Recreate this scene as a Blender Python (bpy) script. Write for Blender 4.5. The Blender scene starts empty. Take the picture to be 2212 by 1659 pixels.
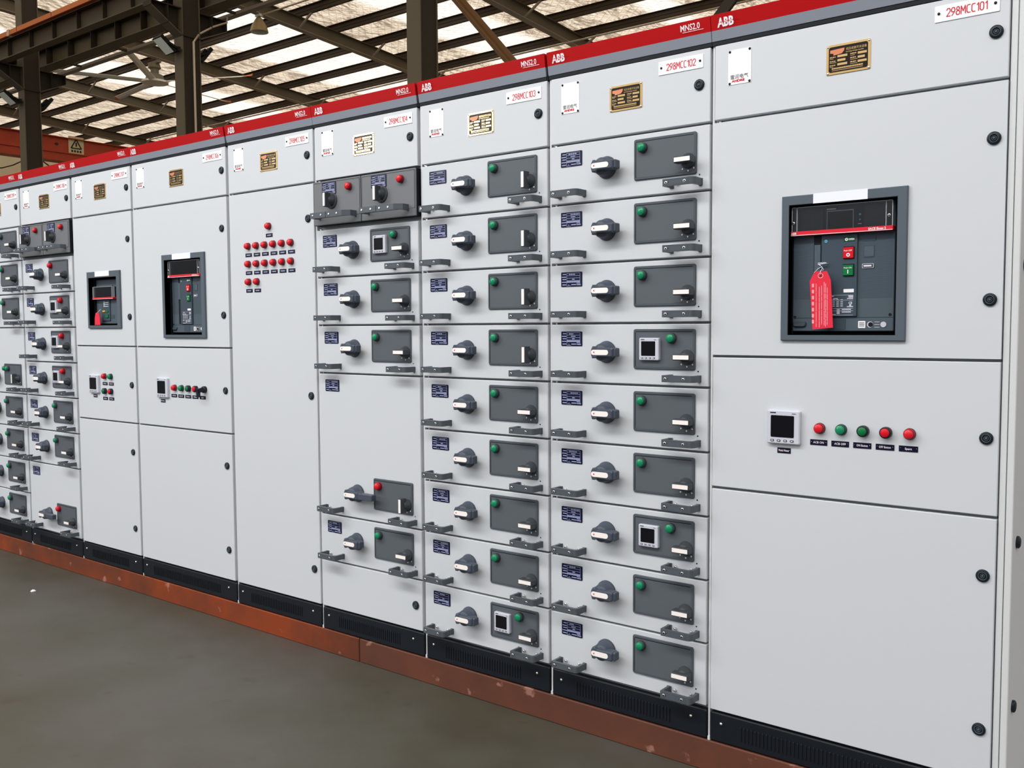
import bpy, math, random
from mathutils import Vector, Matrix

# ------------------------------------------------------------------ camera, sky, light, exposure
SC = bpy.context.scene
COL = SC.collection
random.seed(7)
BASE = 0.10                       # the cabinets stand on a 100 mm steel channel
cd = bpy.data.cameras.new('camera')
cam = bpy.data.objects.new('camera', cd); COL.objects.link(cam)
cd.sensor_fit = 'HORIZONTAL'; cd.sensor_width = 36.0; cd.lens = 2016.40 / 2212 * 36.0
cd.clip_start = 0.05; cd.clip_end = 400
R_ = Vector((0.789239, 0.614063, -0.005404)); U_ = Vector((-0.033576, 0.051938, 0.998086)); F_ = Vector((-0.613168, 0.787546, -0.061609))
M = Matrix((R_, U_, -F_)).transposed().to_4x4()
M.translation = Vector((0, -2.620, 1.2953 + BASE))
cam.matrix_world = M
SC.camera = cam

w = bpy.data.worlds.new('world'); SC.world = w; w.use_nodes = True
nt = w.node_tree; bg = nt.nodes['Background']
tc = nt.nodes.new('ShaderNodeTexCoord'); sx = nt.nodes.new('ShaderNodeSeparateXYZ')
mr = nt.nodes.new('ShaderNodeMapRange'); cr = nt.nodes.new('ShaderNodeMix'); cr.data_type = 'RGBA'
nt.links.new(tc.outputs['Generated'], sx.inputs[0]); nt.links.new(sx.outputs['Z'], mr.inputs['Value'])
mr.inputs['From Min'].default_value = 0.0; mr.inputs['From Max'].default_value = 0.85
nt.links.new(mr.outputs[0], cr.inputs['Factor'])
cr.inputs[6].default_value = (0.085, 0.095, 0.105, 1); cr.inputs[7].default_value = (1.0, 0.98, 0.96, 1)
nt.links.new(cr.outputs[2], bg.inputs['Color'])
bg.inputs['Strength'].default_value = 2.15

def area(name, loc, target, sx_, sy_, power, col):
    l = bpy.data.lights.new(name, 'AREA'); l.shape = 'RECTANGLE'; l.size = sx_; l.size_y = sy_; l.energy = power; l.color = col
    o = bpy.data.objects.new(name, l); COL.objects.link(o); o.location = loc
    o.rotation_euler = (Vector(target) - Vector(loc)).to_track_quat('-Z', 'Y').to_euler()
    return o
# daylight through the big door and high windows on the open side of the hall
area('door_daylight', (-11.5, -9.0, 5.2), (-2.2, 0, 1.1), 2.4, 2.0, 245, (0.95, 0.975, 1.0))
area('window_daylight', (1.5, -9.5, 6.5), (-2.5, 0, 1.3), 7.0, 3.0, 30, (0.92, 0.96, 1.0))
area('gradient_fill', (-3.4, -4.0, 5.6), (-3.4, -0.9, 1.6), 11.0, 0.8, 430, (1.0, 0.99, 0.97))  # added fill light without a real source, brightens the cabinet tops
SC.view_settings.view_transform = 'Standard'; SC.view_settings.look = 'None'
SC.view_settings.exposure = 0.0; SC.view_settings.gamma = 1.0; SC.view_settings.use_curve_mapping = False

# ------------------------------------------------------------------ materials
def mat(name, col, rough=0.5, metal=0.0, spec=0.2, bump=None, coat=0.0):
    m = bpy.data.materials.new(name); m.use_nodes = True
    n = m.node_tree; b = n.nodes['Principled BSDF']
    b.inputs['Base Color'].default_value = (*col, 1); b.inputs['Roughness'].default_value = rough
    b.inputs['Metallic'].default_value = metal; b.inputs['Specular IOR Level'].default_value = spec
    b.inputs['Coat Weight'].default_value = coat
    if bump:
        t = n.nodes.new('ShaderNodeTexCoord'); ns = n.nodes.new('ShaderNodeTexNoise'); bp = n.nodes.new('ShaderNodeBump')
        ns.inputs['Scale'].default_value = bump[0]; ns.inputs['Detail'].default_value = 3
        bp.inputs['Strength'].default_value = bump[1]; bp.inputs['Distance'].default_value = bump[2]
        n.links.new(t.outputs['Object'], ns.inputs['Vector']); n.links.new(ns.outputs['Fac'], bp.inputs['Height'])
        n.links.new(bp.outputs['Normal'], b.inputs['Normal'])
    return m

def srgb(r, g, b):
    f = lambda c: (c / 255 / 12.92) if c / 255 <= 0.04045 else ((c / 255 + 0.055) / 1.055) ** 2.4
    return (f(r), f(g), f(b))

def mottled(name, stops, scale, rough, detail=6, bump=0.0, stretch=(1, 1, 1), scale2=None, col2=None, amt2=0.5):
    m = bpy.data.materials.new(name); m.use_nodes = True
    n = m.node_tree; b = n.nodes['Principled BSDF']
    t = n.nodes.new('ShaderNodeTexCoord'); mp = n.nodes.new('ShaderNodeMapping'); mp.inputs['Scale'].default_value = stretch
    ns = n.nodes.new('ShaderNodeTexNoise'); ns.inputs['Scale'].default_value = scale; ns.inputs['Detail'].default_value = detail
    ns.inputs['Roughness'].default_value = 0.62
    r = n.nodes.new('ShaderNodeValToRGB')
    while len(r.color_ramp.elements) < len(stops): r.color_ramp.elements.new(0.5)
    for e, (p, c) in zip(r.color_ramp.elements, stops): e.position = p; e.color = (*c, 1)
    n.links.new(t.outputs['Object'], mp.inputs[0]); n.links.new(mp.outputs[0], ns.inputs['Vector']); n.links.new(ns.outputs['Fac'], r.inputs[0])
    out = r.outputs[0]
    if scale2:
        n2 = n.nodes.new('ShaderNodeTexNoise'); n2.inputs['Scale'].default_value = scale2; n2.inputs['Detail'].default_value = 4
        r2 = n.nodes.new('ShaderNodeMapRange'); r2.inputs['From Min'].default_value = 0.66; r2.inputs['From Max'].default_value = 0.72
        r2.inputs['To Max'].default_value = amt2
        mx = n.nodes.new('ShaderNodeMix'); mx.data_type = 'RGBA'; mx.inputs[7].default_value = (*col2, 1)
        n.links.new(mp.outputs[0], n2.inputs['Vector']); n.links.new(n2.outputs['Fac'], r2.inputs['Value'])
        n.links.new(r2.outputs[0], mx.inputs['Factor']); n.links.new(out, mx.inputs[6]); out = mx.outputs[2]
    n.links.new(out, b.inputs['Base Color']); b.inputs['Roughness'].default_value = rough; b.inputs['Specular IOR Level'].default_value = 0.3
    if bump:
        bp = n.nodes.new('ShaderNodeBump'); bp.inputs['Strength'].default_value = bump; bp.inputs['Distance'].default_value = 0.004
        nb = n.nodes.new('ShaderNodeTexNoise'); nb.inputs['Scale'].default_value = scale * 14; nb.inputs['Detail'].default_value = 5
        n.links.new(mp.outputs[0], nb.inputs['Vector']); n.links.new(nb.outputs['Fac'], bp.inputs['Height']); n.links.new(bp.outputs[0], b.inputs['Normal'])
    return m

WHITE = mat('white_powder_coat', (0.575, 0.607, 0.650), 0.6, spec=0.2, bump=(700, 0.12, 0.0010))
FRAME = mat('zinc_frame', (0.33, 0.35, 0.36), 0.5, 0.35)
POST = mat('white_post', (0.62, 0.64, 0.66), 0.5, bump=(220, 0.2, 0.0015))
BLACK = mat('black_plinth_paint', (0.008, 0.011, 0.016), 0.42, bump=(500, 0.15, 0.001))
BLACKH = mat('black_recess', (0.006, 0.008, 0.012), 0.6)
RED = mat('red_header_paint', srgb(170, 8, 13), 0.42, spec=0.12)
GREYH = mat('grey_header_paint', srgb(128, 134, 146), 0.4)
DARKG = mat('dark_grey_panel', srgb(88, 94, 101), 0.42, bump=(600, 0.12, 0.001))
RIM = mat('panel_rim', srgb(78, 86, 94), 0.4)
DARKDR = mat('dark_drawer_front', srgb(110, 113, 117), 0.45, bump=(600, 0.12, 0.001))
GRIP = mat('blue_grey_plastic', srgb(70, 78, 91), 0.36)
HANDLE = mat('handle_plastic', srgb(80, 87, 94), 0.34, bump=(250, 0.12, 0.0015))
KNOB = mat('dark_knob_plastic', srgb(58, 63, 68), 0.42)
INSERT = mat('white_insert', srgb(244, 238, 236), 0.4)
TXRED = mat('red_print', srgb(196, 24, 48), 0.5)
TXWHITE = mat('white_print', srgb(238, 226, 232), 0.5)
TXBLACK = mat('black_print', srgb(36, 34, 44), 0.5)
NAVY = mat('navy_label', srgb(10, 14, 48), 0.35)
NAVYL = mat('label_engraving', srgb(168, 176, 214), 0.5)
NAVYD = mat('dark_navy_label', srgb(10, 14, 40), 0.35)
PLATEW = mat('white_plate', srgb(236, 237, 240), 0.35)
STICK = mat('white_paper', srgb(232, 236, 246), 0.6)
BRASS = mat('polished_brass', (0.86, 0.58, 0.26), 0.16, 1.0)
BRASSB = mat('nameplate_black', srgb(30, 22, 14), 0.3)
BRASSR = mat('nameplate_logo', srgb(205, 130, 100), 0.35, 0.4)
CHROME = mat('chrome', (0.78, 0.8, 0.82), 0.22, 1.0)
BOLT = mat('black_bolt', srgb(34, 34, 46), 0.25)
LOCK = mat('lock_black', srgb(24, 34, 42), 0.3)
LOCKG = mat('lock_ring', srgb(70, 80, 90), 0.25)
GREENL = mat('green_lens', srgb(20, 132, 92), 0.25, coat=0.3)
REDL = mat('red_lens', srgb(208, 28, 42), 0.25, coat=0.3)
GREEND = mat('green_collar', srgb(8, 70, 46), 0.3)
REDD = mat('red_collar', srgb(140, 16, 28), 0.3)
METERW = mat('meter_housing', srgb(196, 199, 212), 0.4)
SCREEN = mat('meter_screen', srgb(14, 14, 20), 0.2)
BRKR = mat('breaker_grey', srgb(76, 88, 98), 0.48)
BRKR2 = mat('breaker_dark', srgb(62, 74, 86), 0.45)
BFRAME = mat('breaker_frame', srgb(84, 94, 104), 0.45)
BREDS = mat('breaker_red', srgb(214, 40, 56), 0.35)
BGREEN = mat('push_green', srgb(14, 112, 62), 0.35)
BRED = mat('push_red', srgb(206, 20, 34), 0.35)
BYEL = mat('push_yellow', srgb(226, 172, 50), 0.4)
TAGRED = mat('tag_red', srgb(226, 48, 70), 0.5)
TAGPINK = mat('tag_print', srgb(250, 160, 170), 0.6)
STRING = mat('white_string', srgb(220, 220, 236), 0.7)
LED = mat('blue_led', srgb(110, 180, 220), 0.3)
RUST = mottled('rusty_primer', [(0.30, srgb(74, 44, 34)), (0.46, srgb(92, 54, 41)), (0.62, srgb(106, 60, 42)), (0.76, srgb(120, 62, 38)), (0.84, srgb(96, 66, 54))], 1.3, 0.62,
               bump=0.35, scale2=14, col2=srgb(176, 128, 112), amt2=0.55)
RUSTL = mottled('orange_primer', [(0.30, srgb(76, 40, 28)), (0.44, srgb(98, 50, 31)), (0.58, srgb(134, 57, 22)), (0.70, srgb(98, 50, 34)), (0.82, srgb(96, 62, 50))], 1.1, 0.62,
               bump=0.35, scale2=11, col2=srgb(176, 128, 112), amt2=0.6)
FLOOR = mottled('painted_concrete', [(0.30, srgb(60, 52, 42)), (0.44, srgb(71, 69, 59)), (0.57, srgb(79, 77, 72)), (0.66, srgb(78, 70, 67)), (0.76, srgb(68, 72, 61))], 0.75, 0.46,
                bump=0.22, scale2=9, col2=srgb(60, 50, 40), amt2=0.35)
STEEL = mat('brown_grey_steel_paint', srgb(102, 92, 74), 0.6, bump=(60, 0.2, 0.003))
STEELD = mat('dark_and_shaded_steel', srgb(58, 50, 40), 0.62)  # dark steel of rails and cables, also painted-in shade on column webs
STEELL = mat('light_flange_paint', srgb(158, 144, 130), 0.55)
PURLIN = mat('purlin_paint', srgb(70, 56, 42), 0.6)
ORANGE = mat('orange_conductor', srgb(206, 112, 36), 0.45)
CRANE = mottled('crane_orange_red', [(0.35, srgb(160, 58, 32)), (0.6, srgb(176, 66, 36)), (0.8, srgb(140, 46, 24))], 1.5, 0.55)
WALLM = mottled('cream_wall', [(0.4, srgb(248, 238, 210)), (0.62, srgb(242, 228, 196)), (0.75, srgb(222, 202, 164))], 0.9, 0.8)
CONDUIT = mat('pale_conduit', srgb(206, 188, 164), 0.5)
LAMPW = mat('floodlight_glass', srgb(240, 246, 236), 0.3)
LAMPB = mat('floodlight_body', srgb(20, 18, 14), 0.5)
SHADE = mat('lamp_shade', srgb(150, 132, 92), 0.45, 0.3)
SHADEI = mat('lamp_shade_inside', srgb(222, 218, 204), 0.4)
BLADE = mat('fan_blade', srgb(240, 232, 218), 0.4)
TIP = mat('fan_tip_orange', srgb(214, 118, 58), 0.5)
FANM = mat('fan_motor', srgb(118, 110, 92), 0.5)
BRACE = mat('brown_brace_paint', srgb(112, 80, 48), 0.55)
SIGNY = mat('sign_cream', srgb(206, 190, 148), 0.6)

def glass_mat():
    m = bpy.data.materials.new('clear_cover'); m.use_nodes = True; n = m.node_tree; n.nodes.clear()
    o = n.nodes.new('ShaderNodeOutputMaterial'); a = n.nodes.new('ShaderNodeBsdfTransparent'); g = n.nodes.new('ShaderNodeBsdfGlossy')
    a.inputs[0].default_value = (0.90, 0.91, 0.93, 1); g.inputs['Roughness'].default_value = 0.06
    f = n.nodes.new('ShaderNodeFresnel'); f.inputs[0].default_value = 1.5; x = n.nodes.new('ShaderNodeMixShader')
    n.links.new(f.outputs[0], x.inputs[0]); n.links.new(a.outputs[0], x.inputs[1]); n.links.new(g.outputs[0], x.inputs[2]); n.links.new(x.outputs[0], o.inputs[0])
    return m
GLASS = glass_mat()
CLEARE = mat('cover_edge', srgb(176, 180, 186), 0.25)

def foil_mat():
    # thin quilted insulation under translucent roof sheets: daylight comes through it, strongest in the skylight sheets
    m = bpy.data.materials.new('quilted_roof_insulation'); m.use_nodes = True; n = m.node_tree; n.nodes.clear()
    L = n.links.new; N = n.nodes.new
    o = N('ShaderNodeOutputMaterial'); tr = N('ShaderNodeBsdfTranslucent'); df = N('ShaderNodeBsdfPrincipled'); mx = N('ShaderNodeMixShader')
    t = N('ShaderNodeTexCoord'); s = N('ShaderNodeSeparateXYZ'); L(t.outputs['Object'], s.inputs[0])
    def band(lo, hi, soft=0.25):
        a = N('ShaderNodeMapRange'); a.interpolation_type = 'SMOOTHSTEP'; a.inputs['From Min'].default_value = lo - soft; a.inputs['From Max'].default_value = lo + soft
        b = N('ShaderNodeMapRange'); b.interpolation_type = 'SMOOTHSTEP'; b.inputs['From Min'].default_value = hi - soft; b.inputs['From Max'].default_value = hi + soft
        b.inputs['To Min'].default_value = 1; b.inputs['To Max'].default_value = 0
        L(s.outputs[0], a.inputs['Value']); L(s.outputs[0], b.inputs['Value'])
        k = N('ShaderNodeMath'); k.operation = 'MULTIPLY'; L(a.outputs[0], k.inputs[0]); L(b.outputs[0], k.inputs[1]); return k
    bands = [band(-26.6, -23.0), band(-20.0, -17.6), band(-33.6, -31.2), band(-13.6, -12.6)]
    acc = bands[0]
    for q in bands[1:]:
        k = N('ShaderNodeMath'); k.operation = 'MAXIMUM'; L(acc.outputs[0], k.inputs[0]); L(q.outputs[0], k.inputs[1]); acc = k
    c = N('ShaderNodeMix'); c.data_type = 'RGBA'; c.inputs[6].default_value = (0.96, 0.81, 0.64, 1); c.inputs[7].default_value = (1.0, 0.94, 0.85, 1)
    L(acc.outputs[0], c.inputs['Factor']); 
    # quilting seams in diagonal lattice + crumple folds
    ad = N('ShaderNodeMath'); ad.operation = 'ADD'; L(s.outputs[0], ad.inputs[0]); L(s.outputs[1], ad.inputs[1])
    sb = N('ShaderNodeMath'); sb.operation = 'SUBTRACT'; L(s.outputs[0], sb.inputs[0]); L(s.outputs[1], sb.inputs[1])
    nz = N('ShaderNodeTexNoise'); nz.inputs['Scale'].default_value = 2.4; nz.inputs['Detail'].default_value = 4; L(t.outputs['Object'], nz.inputs['Vector'])
    def wave(src):
        a = N('ShaderNodeMath'); a.operation = 'MULTIPLY_ADD'; L(src.outputs[0], a.inputs[0]); a.inputs[1].default_value = 11.0; L(nz.outputs['Fac'], a.inputs[2])
        b = N('ShaderNodeMath'); b.operation = 'SINE'; L(a.outputs[0], b.inputs[0]); c_ = N('ShaderNodeMath'); c_.operation = 'ABSOLUTE'; L(b.outputs[0], c_.inputs[0]); return c_
    w1, w2 = wave(ad), wave(sb)
    mn = N('ShaderNodeMath'); mn.operation = 'MINIMUM'; L(w1.outputs[0], mn.inputs[0]); L(w2.outputs[0], mn.inputs[1])
    mp = N('ShaderNodeMapping'); mp.inputs['Scale'].default_value = (3.4, 0.9, 1); mp.inputs['Rotation'].default_value = (0, 0, 0.5); L(t.outputs['Object'], mp.inputs[0])
    n2 = N('ShaderNodeTexNoise'); n2.inputs['Scale'].default_value = 1.7; n2.inputs['Detail'].default_value = 6; n2.inputs['Roughness'].default_value = 0.7; L(mp.outputs[0], n2.inputs['Vector'])
    h = N('ShaderNodeMath'); h.operation = 'MULTIPLY_ADD'; L(n2.outputs['Fac'], h.inputs[0]); h.inputs[1].default_value = 3.4; L(mn.outputs[0], h.inputs[2])
    bp = N('ShaderNodeBump'); bp.inputs['Strength'].default_value = 1.0; bp.inputs['Distance'].default_value = 0.16; L(h.outputs[0], bp.inputs['Height'])
    # fold shading put into the translucent colour: folds and stitched seams drawn darker
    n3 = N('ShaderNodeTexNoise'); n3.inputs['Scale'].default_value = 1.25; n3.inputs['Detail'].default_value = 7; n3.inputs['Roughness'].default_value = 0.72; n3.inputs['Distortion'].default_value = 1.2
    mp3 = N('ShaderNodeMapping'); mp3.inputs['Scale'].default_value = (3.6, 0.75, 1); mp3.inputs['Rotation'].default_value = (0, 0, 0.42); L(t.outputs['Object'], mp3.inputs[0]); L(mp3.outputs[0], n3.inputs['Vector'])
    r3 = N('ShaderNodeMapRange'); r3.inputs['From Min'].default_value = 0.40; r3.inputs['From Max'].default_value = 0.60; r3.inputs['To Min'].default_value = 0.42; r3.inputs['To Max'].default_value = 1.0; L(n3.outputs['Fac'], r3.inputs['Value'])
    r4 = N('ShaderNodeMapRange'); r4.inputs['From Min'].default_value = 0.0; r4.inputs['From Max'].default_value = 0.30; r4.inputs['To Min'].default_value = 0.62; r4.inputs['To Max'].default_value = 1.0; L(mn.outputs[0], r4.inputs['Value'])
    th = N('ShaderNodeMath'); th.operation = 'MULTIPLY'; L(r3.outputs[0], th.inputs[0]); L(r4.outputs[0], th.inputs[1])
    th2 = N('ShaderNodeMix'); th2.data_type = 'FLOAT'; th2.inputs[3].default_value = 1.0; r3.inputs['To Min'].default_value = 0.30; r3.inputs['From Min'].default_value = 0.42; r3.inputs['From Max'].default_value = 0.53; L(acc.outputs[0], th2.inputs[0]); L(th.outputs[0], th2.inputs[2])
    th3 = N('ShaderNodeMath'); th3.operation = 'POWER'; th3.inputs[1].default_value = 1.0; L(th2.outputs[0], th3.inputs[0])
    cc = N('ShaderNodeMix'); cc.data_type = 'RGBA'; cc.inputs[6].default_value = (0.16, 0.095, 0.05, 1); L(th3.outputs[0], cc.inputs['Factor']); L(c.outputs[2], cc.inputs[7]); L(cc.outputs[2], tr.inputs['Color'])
    df.inputs['Base Color'].default_value = (0.62, 0.56, 0.48, 1); df.inputs['Roughness'].default_value = 0.32; df.inputs['Metallic'].default_value = 0.75
    L(bp.outputs[0], df.inputs['Normal']); L(bp.outputs[0], tr.inputs['Normal'])
    f = N('ShaderNodeMapRange'); f.inputs['To Min'].default_value = 0.22; f.inputs['To Max'].default_value = 0.05; L(acc.outputs[0], f.inputs['Value'])
    L(f.outputs[0], mx.inputs[0]); L(tr.outputs[0], mx.inputs[1]); L(df.outputs[0], mx.inputs[2]); L(mx.outputs[0], o.inputs[0])
    return m
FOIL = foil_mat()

# ------------------------------------------------------------------ mesh builder
_txt = {}
def text_geo(s, size, bold=0.0, xs=1.0, extrude=0.0, align='LEFT'):
    k = (s, size, bold, xs, align)
    if k not in _txt:
        c = bpy.data.curves.new('t', 'FONT'); c.body = s; c.size = size; c.offset = bold; c.resolution_u = 2; c.align_x = align
        o = bpy.data.objects.new('t', c); COL.objects.link(o)
        dg = bpy.context.evaluated_depsgraph_get(); dg.update()
        me = bpy.data.meshes.new_from_object(o.evaluated_get(dg))
        _txt[k] = ([(v.co.x * xs, v.co.y) for v in me.vertices], [tuple(p.vertices) for p in me.polygons])
        bpy.data.objects.remove(o); bpy.data.curves.remove(c); bpy.data.meshes.remove(me)
    return _txt[k]

STROKE = {'0': [[(0, .2), (.15, 0), (.45, 0), (.6, .2), (.6, .8), (.45, 1), (.15, 1), (0, .8), (0, .2)]],
          '1': [[(.1, .78), (.35, 1), (.35, 0)]],
          '2': [[(0, .8), (.15, 1), (.45, 1), (.6, .8), (.6, .62), (0, 0), (.6, 0)]],
          '3': [[(0, .85), (.15, 1), (.45, 1), (.6, .8), (.6, .65), (.4, .53), (.6, .4), (.6, .2), (.45, 0), (.15, 0), (0, .15)]],
          '4': [[(.45, 0), (.45, 1), (0, .3), (.62, .3)]],
          '5': [[(.55, 1), (.05, 1), (.05, .55), (.42, .6), (.6, .42), (.6, .2), (.42, 0), (.12, 0), (0, .12)]],
          '6': [[(.5, 1), (.12, .6), (0, .3), (.12, 0), (.45, 0), (.6, .2), (.6, .4), (.45, .55), (.12, .52)]],
          '7': [[(0, 1), (.6, 1), (.2, 0)]],
          '8': [[(.3, .54), (.08, .66), (.08, .88), (.2, 1), (.4, 1), (.52, .88), (.52, .66), (.3, .54), (0, .38), (0, .14), (.15, 0), (.45, 0), (.6, .14), (.6, .38), (.3, .54)]],
          '9': [[(.1, 0), (.48, .4), (.6, .7), (.48, 1), (.15, 1), (0, .8), (0, .6), (.15, .45), (.5, .48)]],
          'M': [[(0, 0), (0.03, 1), (.38, .35), (.73, 1), (.76, 0)]],
          'C': [[(.58, 1), (.2, 1), (.02, .82), (.02, .18), (.2, 0), (.58, 0)]]}

class MB:
    def __init__(s): s.v = []; s.f = []; s.m = []; s.sm = []; s.mats = []
    def mi(s, m):
        if m not in s.mats: s.mats.append(m)
        return s.mats.index(m)
    def add(s, vs, fs, m, smooth=False):
        o = len(s.v); s.v += [tuple(v) for v in vs]; k = s.mi(m)
        for f in fs: s.f.append(tuple(i + o for i in f)); s.m.append(k); s.sm.append(smooth)
    def box(s, x0, x1, y0, y1, z0, z1, m):
        vs = [(x, y, z) for z in (z0, z1) for y in (y0, y1) for x in (x0, x1)]
        s.add(vs, [(0, 2, 3, 1), (4, 5, 7, 6), (0, 1, 5, 4), (2, 6, 7, 3), (0, 4, 6, 2), (1, 3, 7, 5)], m); return s
    def loft(s, loops, m, cap0=False, cap1=True, smooth=False):
        n = len(loops[0]); vs = [p for l in loops for p in l]; fs = []
        for k in range(len(loops) - 1):
            for i in range(n):
                j = (i + 1) % n; fs.append((k * n + i, k * n + j, (k + 1) * n + j, (k + 1) * n + i))
        s.add(vs, fs, m, smooth)
        e = len(s.v) - n
        if cap1: s.f.append(tuple(range(e, e + n))); s.m.append(s.mi(m)); s.sm.append(False)
        if cap0: s.f.append(tuple(reversed(range(e - (len(loops) - 1) * n, e - (len(loops) - 2) * n)))); s.m.append(s.mi(m)); s.sm.append(False)
        return s
    def plate(s, x0, x1, z0, z1, yf, yb, m, r=0.0, ch=0.0, seg=4, back=False):
        def out(d):
            rr = max(r - d, 0.0); pts = []
            for cx, cz, a0 in ((x1 - r, z0 + r, -90), (x1 - r, z1 - r, 0), (x0 + r, z1 - r, 90), (x0 + r, z0 + r, 180)):
                if r <= 0:
                    pts.append((cx - d * (1 if a0 in (-90, 0) else -1), cz + d * (1 if a0 in (-90, 180) else -1)))
                else:
                    for k in range(seg + 1):
                        a = math.radians(a0 + 90 * k / seg); pts.append((cx + rr * math.cos(a), cz + rr * math.sin(a)))
            return pts
        loops = [[(x, yb, z) for x, z in out(0)], [(x, yf + ch, z) for x, z in out(0)]]
        if ch: loops.append([(x, yf, z) for x, z in out(ch)])
        return s.loft(loops, m, cap0=back)
    def disc(s, cx, cz, prof, m, n=24, cap=True, smooth=True):
        # prof: (radius, depth) pairs, last one is capped; depth along -Y
        loops = []
        for r, y in prof: loops.append([(cx + r * math.cos(2 * math.pi * k / n), y, cz + r * math.sin(2 * math.pi * k / n)) for k in range(n)])
        return s.loft(loops, m, smooth=smooth, cap1=cap)
    def prism(s, poly, yf, yb, m, ch=0.0, smooth=False, back=False):
        cx = sum(p[0] for p in poly) / len(poly); cz = sum(p[1] for p in poly) / len(poly)
        loops = [[(x, yb, z) for x, z in poly], [(x, yf + ch, z) for x, z in poly]]
        if ch:
            def ins(x, z):
                dx, dz = cx - x, cz - z; l = math.hypot(dx, dz) or 1
                return (x + ch * (1 if dx > 0 else -1) * min(1, abs(dx) / ch / 2), z + ch * (1 if dz > 0 else -1) * min(1, abs(dz) / ch / 2))
            loops.append([(ins(x, z)[0], yf, ins(x, z)[1]) for x, z in poly])
        return s.loft(loops, m, cap0=back)
    def prism_z(s, poly, z0, z1, m):
        return s.loft([[(x, y, z0) for x, y in poly], [(x, y, z1) for x, y in poly]], m, cap0=True)
    def tube(s, pts, r, m, n=8, smooth=True):
        pts = [Vector(p) for p in pts]; loops = []
        for i, p in enumerate(pts):
            d = (pts[min(i + 1, len(pts) - 1)] - pts[max(i - 1, 0)]).normalized()
            a = d.cross(Vector((0, 0, 1)) if abs(d.z) < 0.95 else Vector((1, 0, 0))).normalized(); b = d.cross(a)
            loops.append([tuple(p + (a * math.cos(2 * math.pi * k / n) + b * math.sin(2 * math.pi * k / n)) * r) for k in range(n)])
        return s.loft(loops, m, cap0=True, smooth=smooth)
    def beam(s, p0, p1, h, wd, m, tf=0.012, tw=0.01, up=(0, 0, 1), m_low=None, z_ref='bottom'):
        # I-section; p0/p1 run along the bottom (or centre) of the section
        p0, p1 = Vector(p0), Vector(p1); d = (p1 - p0).normalized(); upv = Vector(up); a = d.cross(upv).normalized(); b = a.cross(d).normalized()
        o = 0 if z_ref == 'bottom' else -h / 2
        def bx(u0, u1, v0, v1, mm):
            vs = []
            for p in (p0, p1):
                for u, v in ((u0, v0), (u1, v0), (u1, v1), (u0, v1)): vs.append(tuple(p + a * u + b * (v + o)))
            s.add(vs, [(0, 1, 2, 3), (7, 6, 5, 4), (0, 4, 5, 1), (1, 5, 6, 2), (2, 6, 7, 3), (3, 7, 4, 0)], mm)
        bx(-wd / 2, wd / 2, 0, tf, m_low or m); bx(-tw / 2, tw / 2, tf, h - tf, m); bx(-wd / 2, wd / 2, h - tf, h, m); return s
    def bar(s, p0, p1, wd, h, m, up=(0, 0, 1)):
        p0, p1 = Vector(p0), Vector(p1); d = (p1 - p0).normalized(); a = d.cross(Vector(up)).normalized(); b = a.cross(d).normalized(); vs = []
        for p in (p0, p1):
            for u, v in ((-1, -1), (1, -1), (1, 1), (-1, 1)): vs.append(tuple(p + a * u * wd / 2 + b * v * h / 2))
        s.add(vs, [(0, 1, 2, 3), (7, 6, 5, 4), (0, 4, 5, 1), (1, 5, 6, 2), (2, 6, 7, 3), (3, 7, 4, 0)], m); return s
    def text(s, t, x, z, y, size, m, bold=0.0, xs=1.0, align='LEFT', tilt=0.0, rot=0):
        vs, fs = text_geo(t, size, bold, xs, align=align); o = []
        for a, b in vs:
            if rot: a, b = -b, a
            o.append((x + a, y - tilt * b, z + b))
        s.add(o, fs, m); return s
    def dash(s, x0, x1, z, y, th, m): s.add([(x0, y, z - th / 2), (x1, y, z - th / 2), (x1, y, z + th / 2), (x0, y, z + th / 2)], [(0, 1, 2, 3)], m); return s
    def dashes(s, x0, x1, z, y, th, m, rnd, wlo=0.004, whi=0.010, gap=0.0014):
        x = x0
        while x < x1:
            e = min(x + rnd.uniform(wlo, whi), x1)
            if e - x > 0.0008: s.dash(x, e, z, y, th, m)
            x = e + gap
        return s
    def stroke_text(s, t, x, z, h, y, wd, m):
        for ch in t:
            k = 0
            for line in STROKE[ch]:
                for (a, b), (c, d) in zip(line, line[1:]):
                    ax, az, bx, bz = x + a * h * .70, z + b * h, x + c * h * .70, z + d * h
                    dx, dz = bx - ax, bz - az; l = math.hypot(dx, dz) or 1e-6; nx, nz = -dz / l * wd / 2, dx / l * wd / 2; ex, ez = dx / l * wd * .4, dz / l * wd * .4
                    k += 1; yy = y - 0.00001 * k
                    s.add([(ax - nx - ex, yy, az - nz - ez), (bx - nx + ex, yy, bz - nz + ez), (bx + nx + ex, yy, bz + nz + ez), (ax + nx - ex, yy, az + nz - ez)], [(0, 1, 2, 3)], m)
            x += h * .70 * (0.62 if ch == '1' else 1.0 if ch == 'M' else 0.84)
        return s
    def mesh(s, name):
        me = bpy.data.meshes.new(name); me.from_pydata(s.v, [], s.f)
        for m in s.mats: me.materials.append(m)
        me.polygons.foreach_set('material_index', s.m); me.polygons.foreach_set('use_smooth', s.sm)
        me.update(); return me

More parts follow.
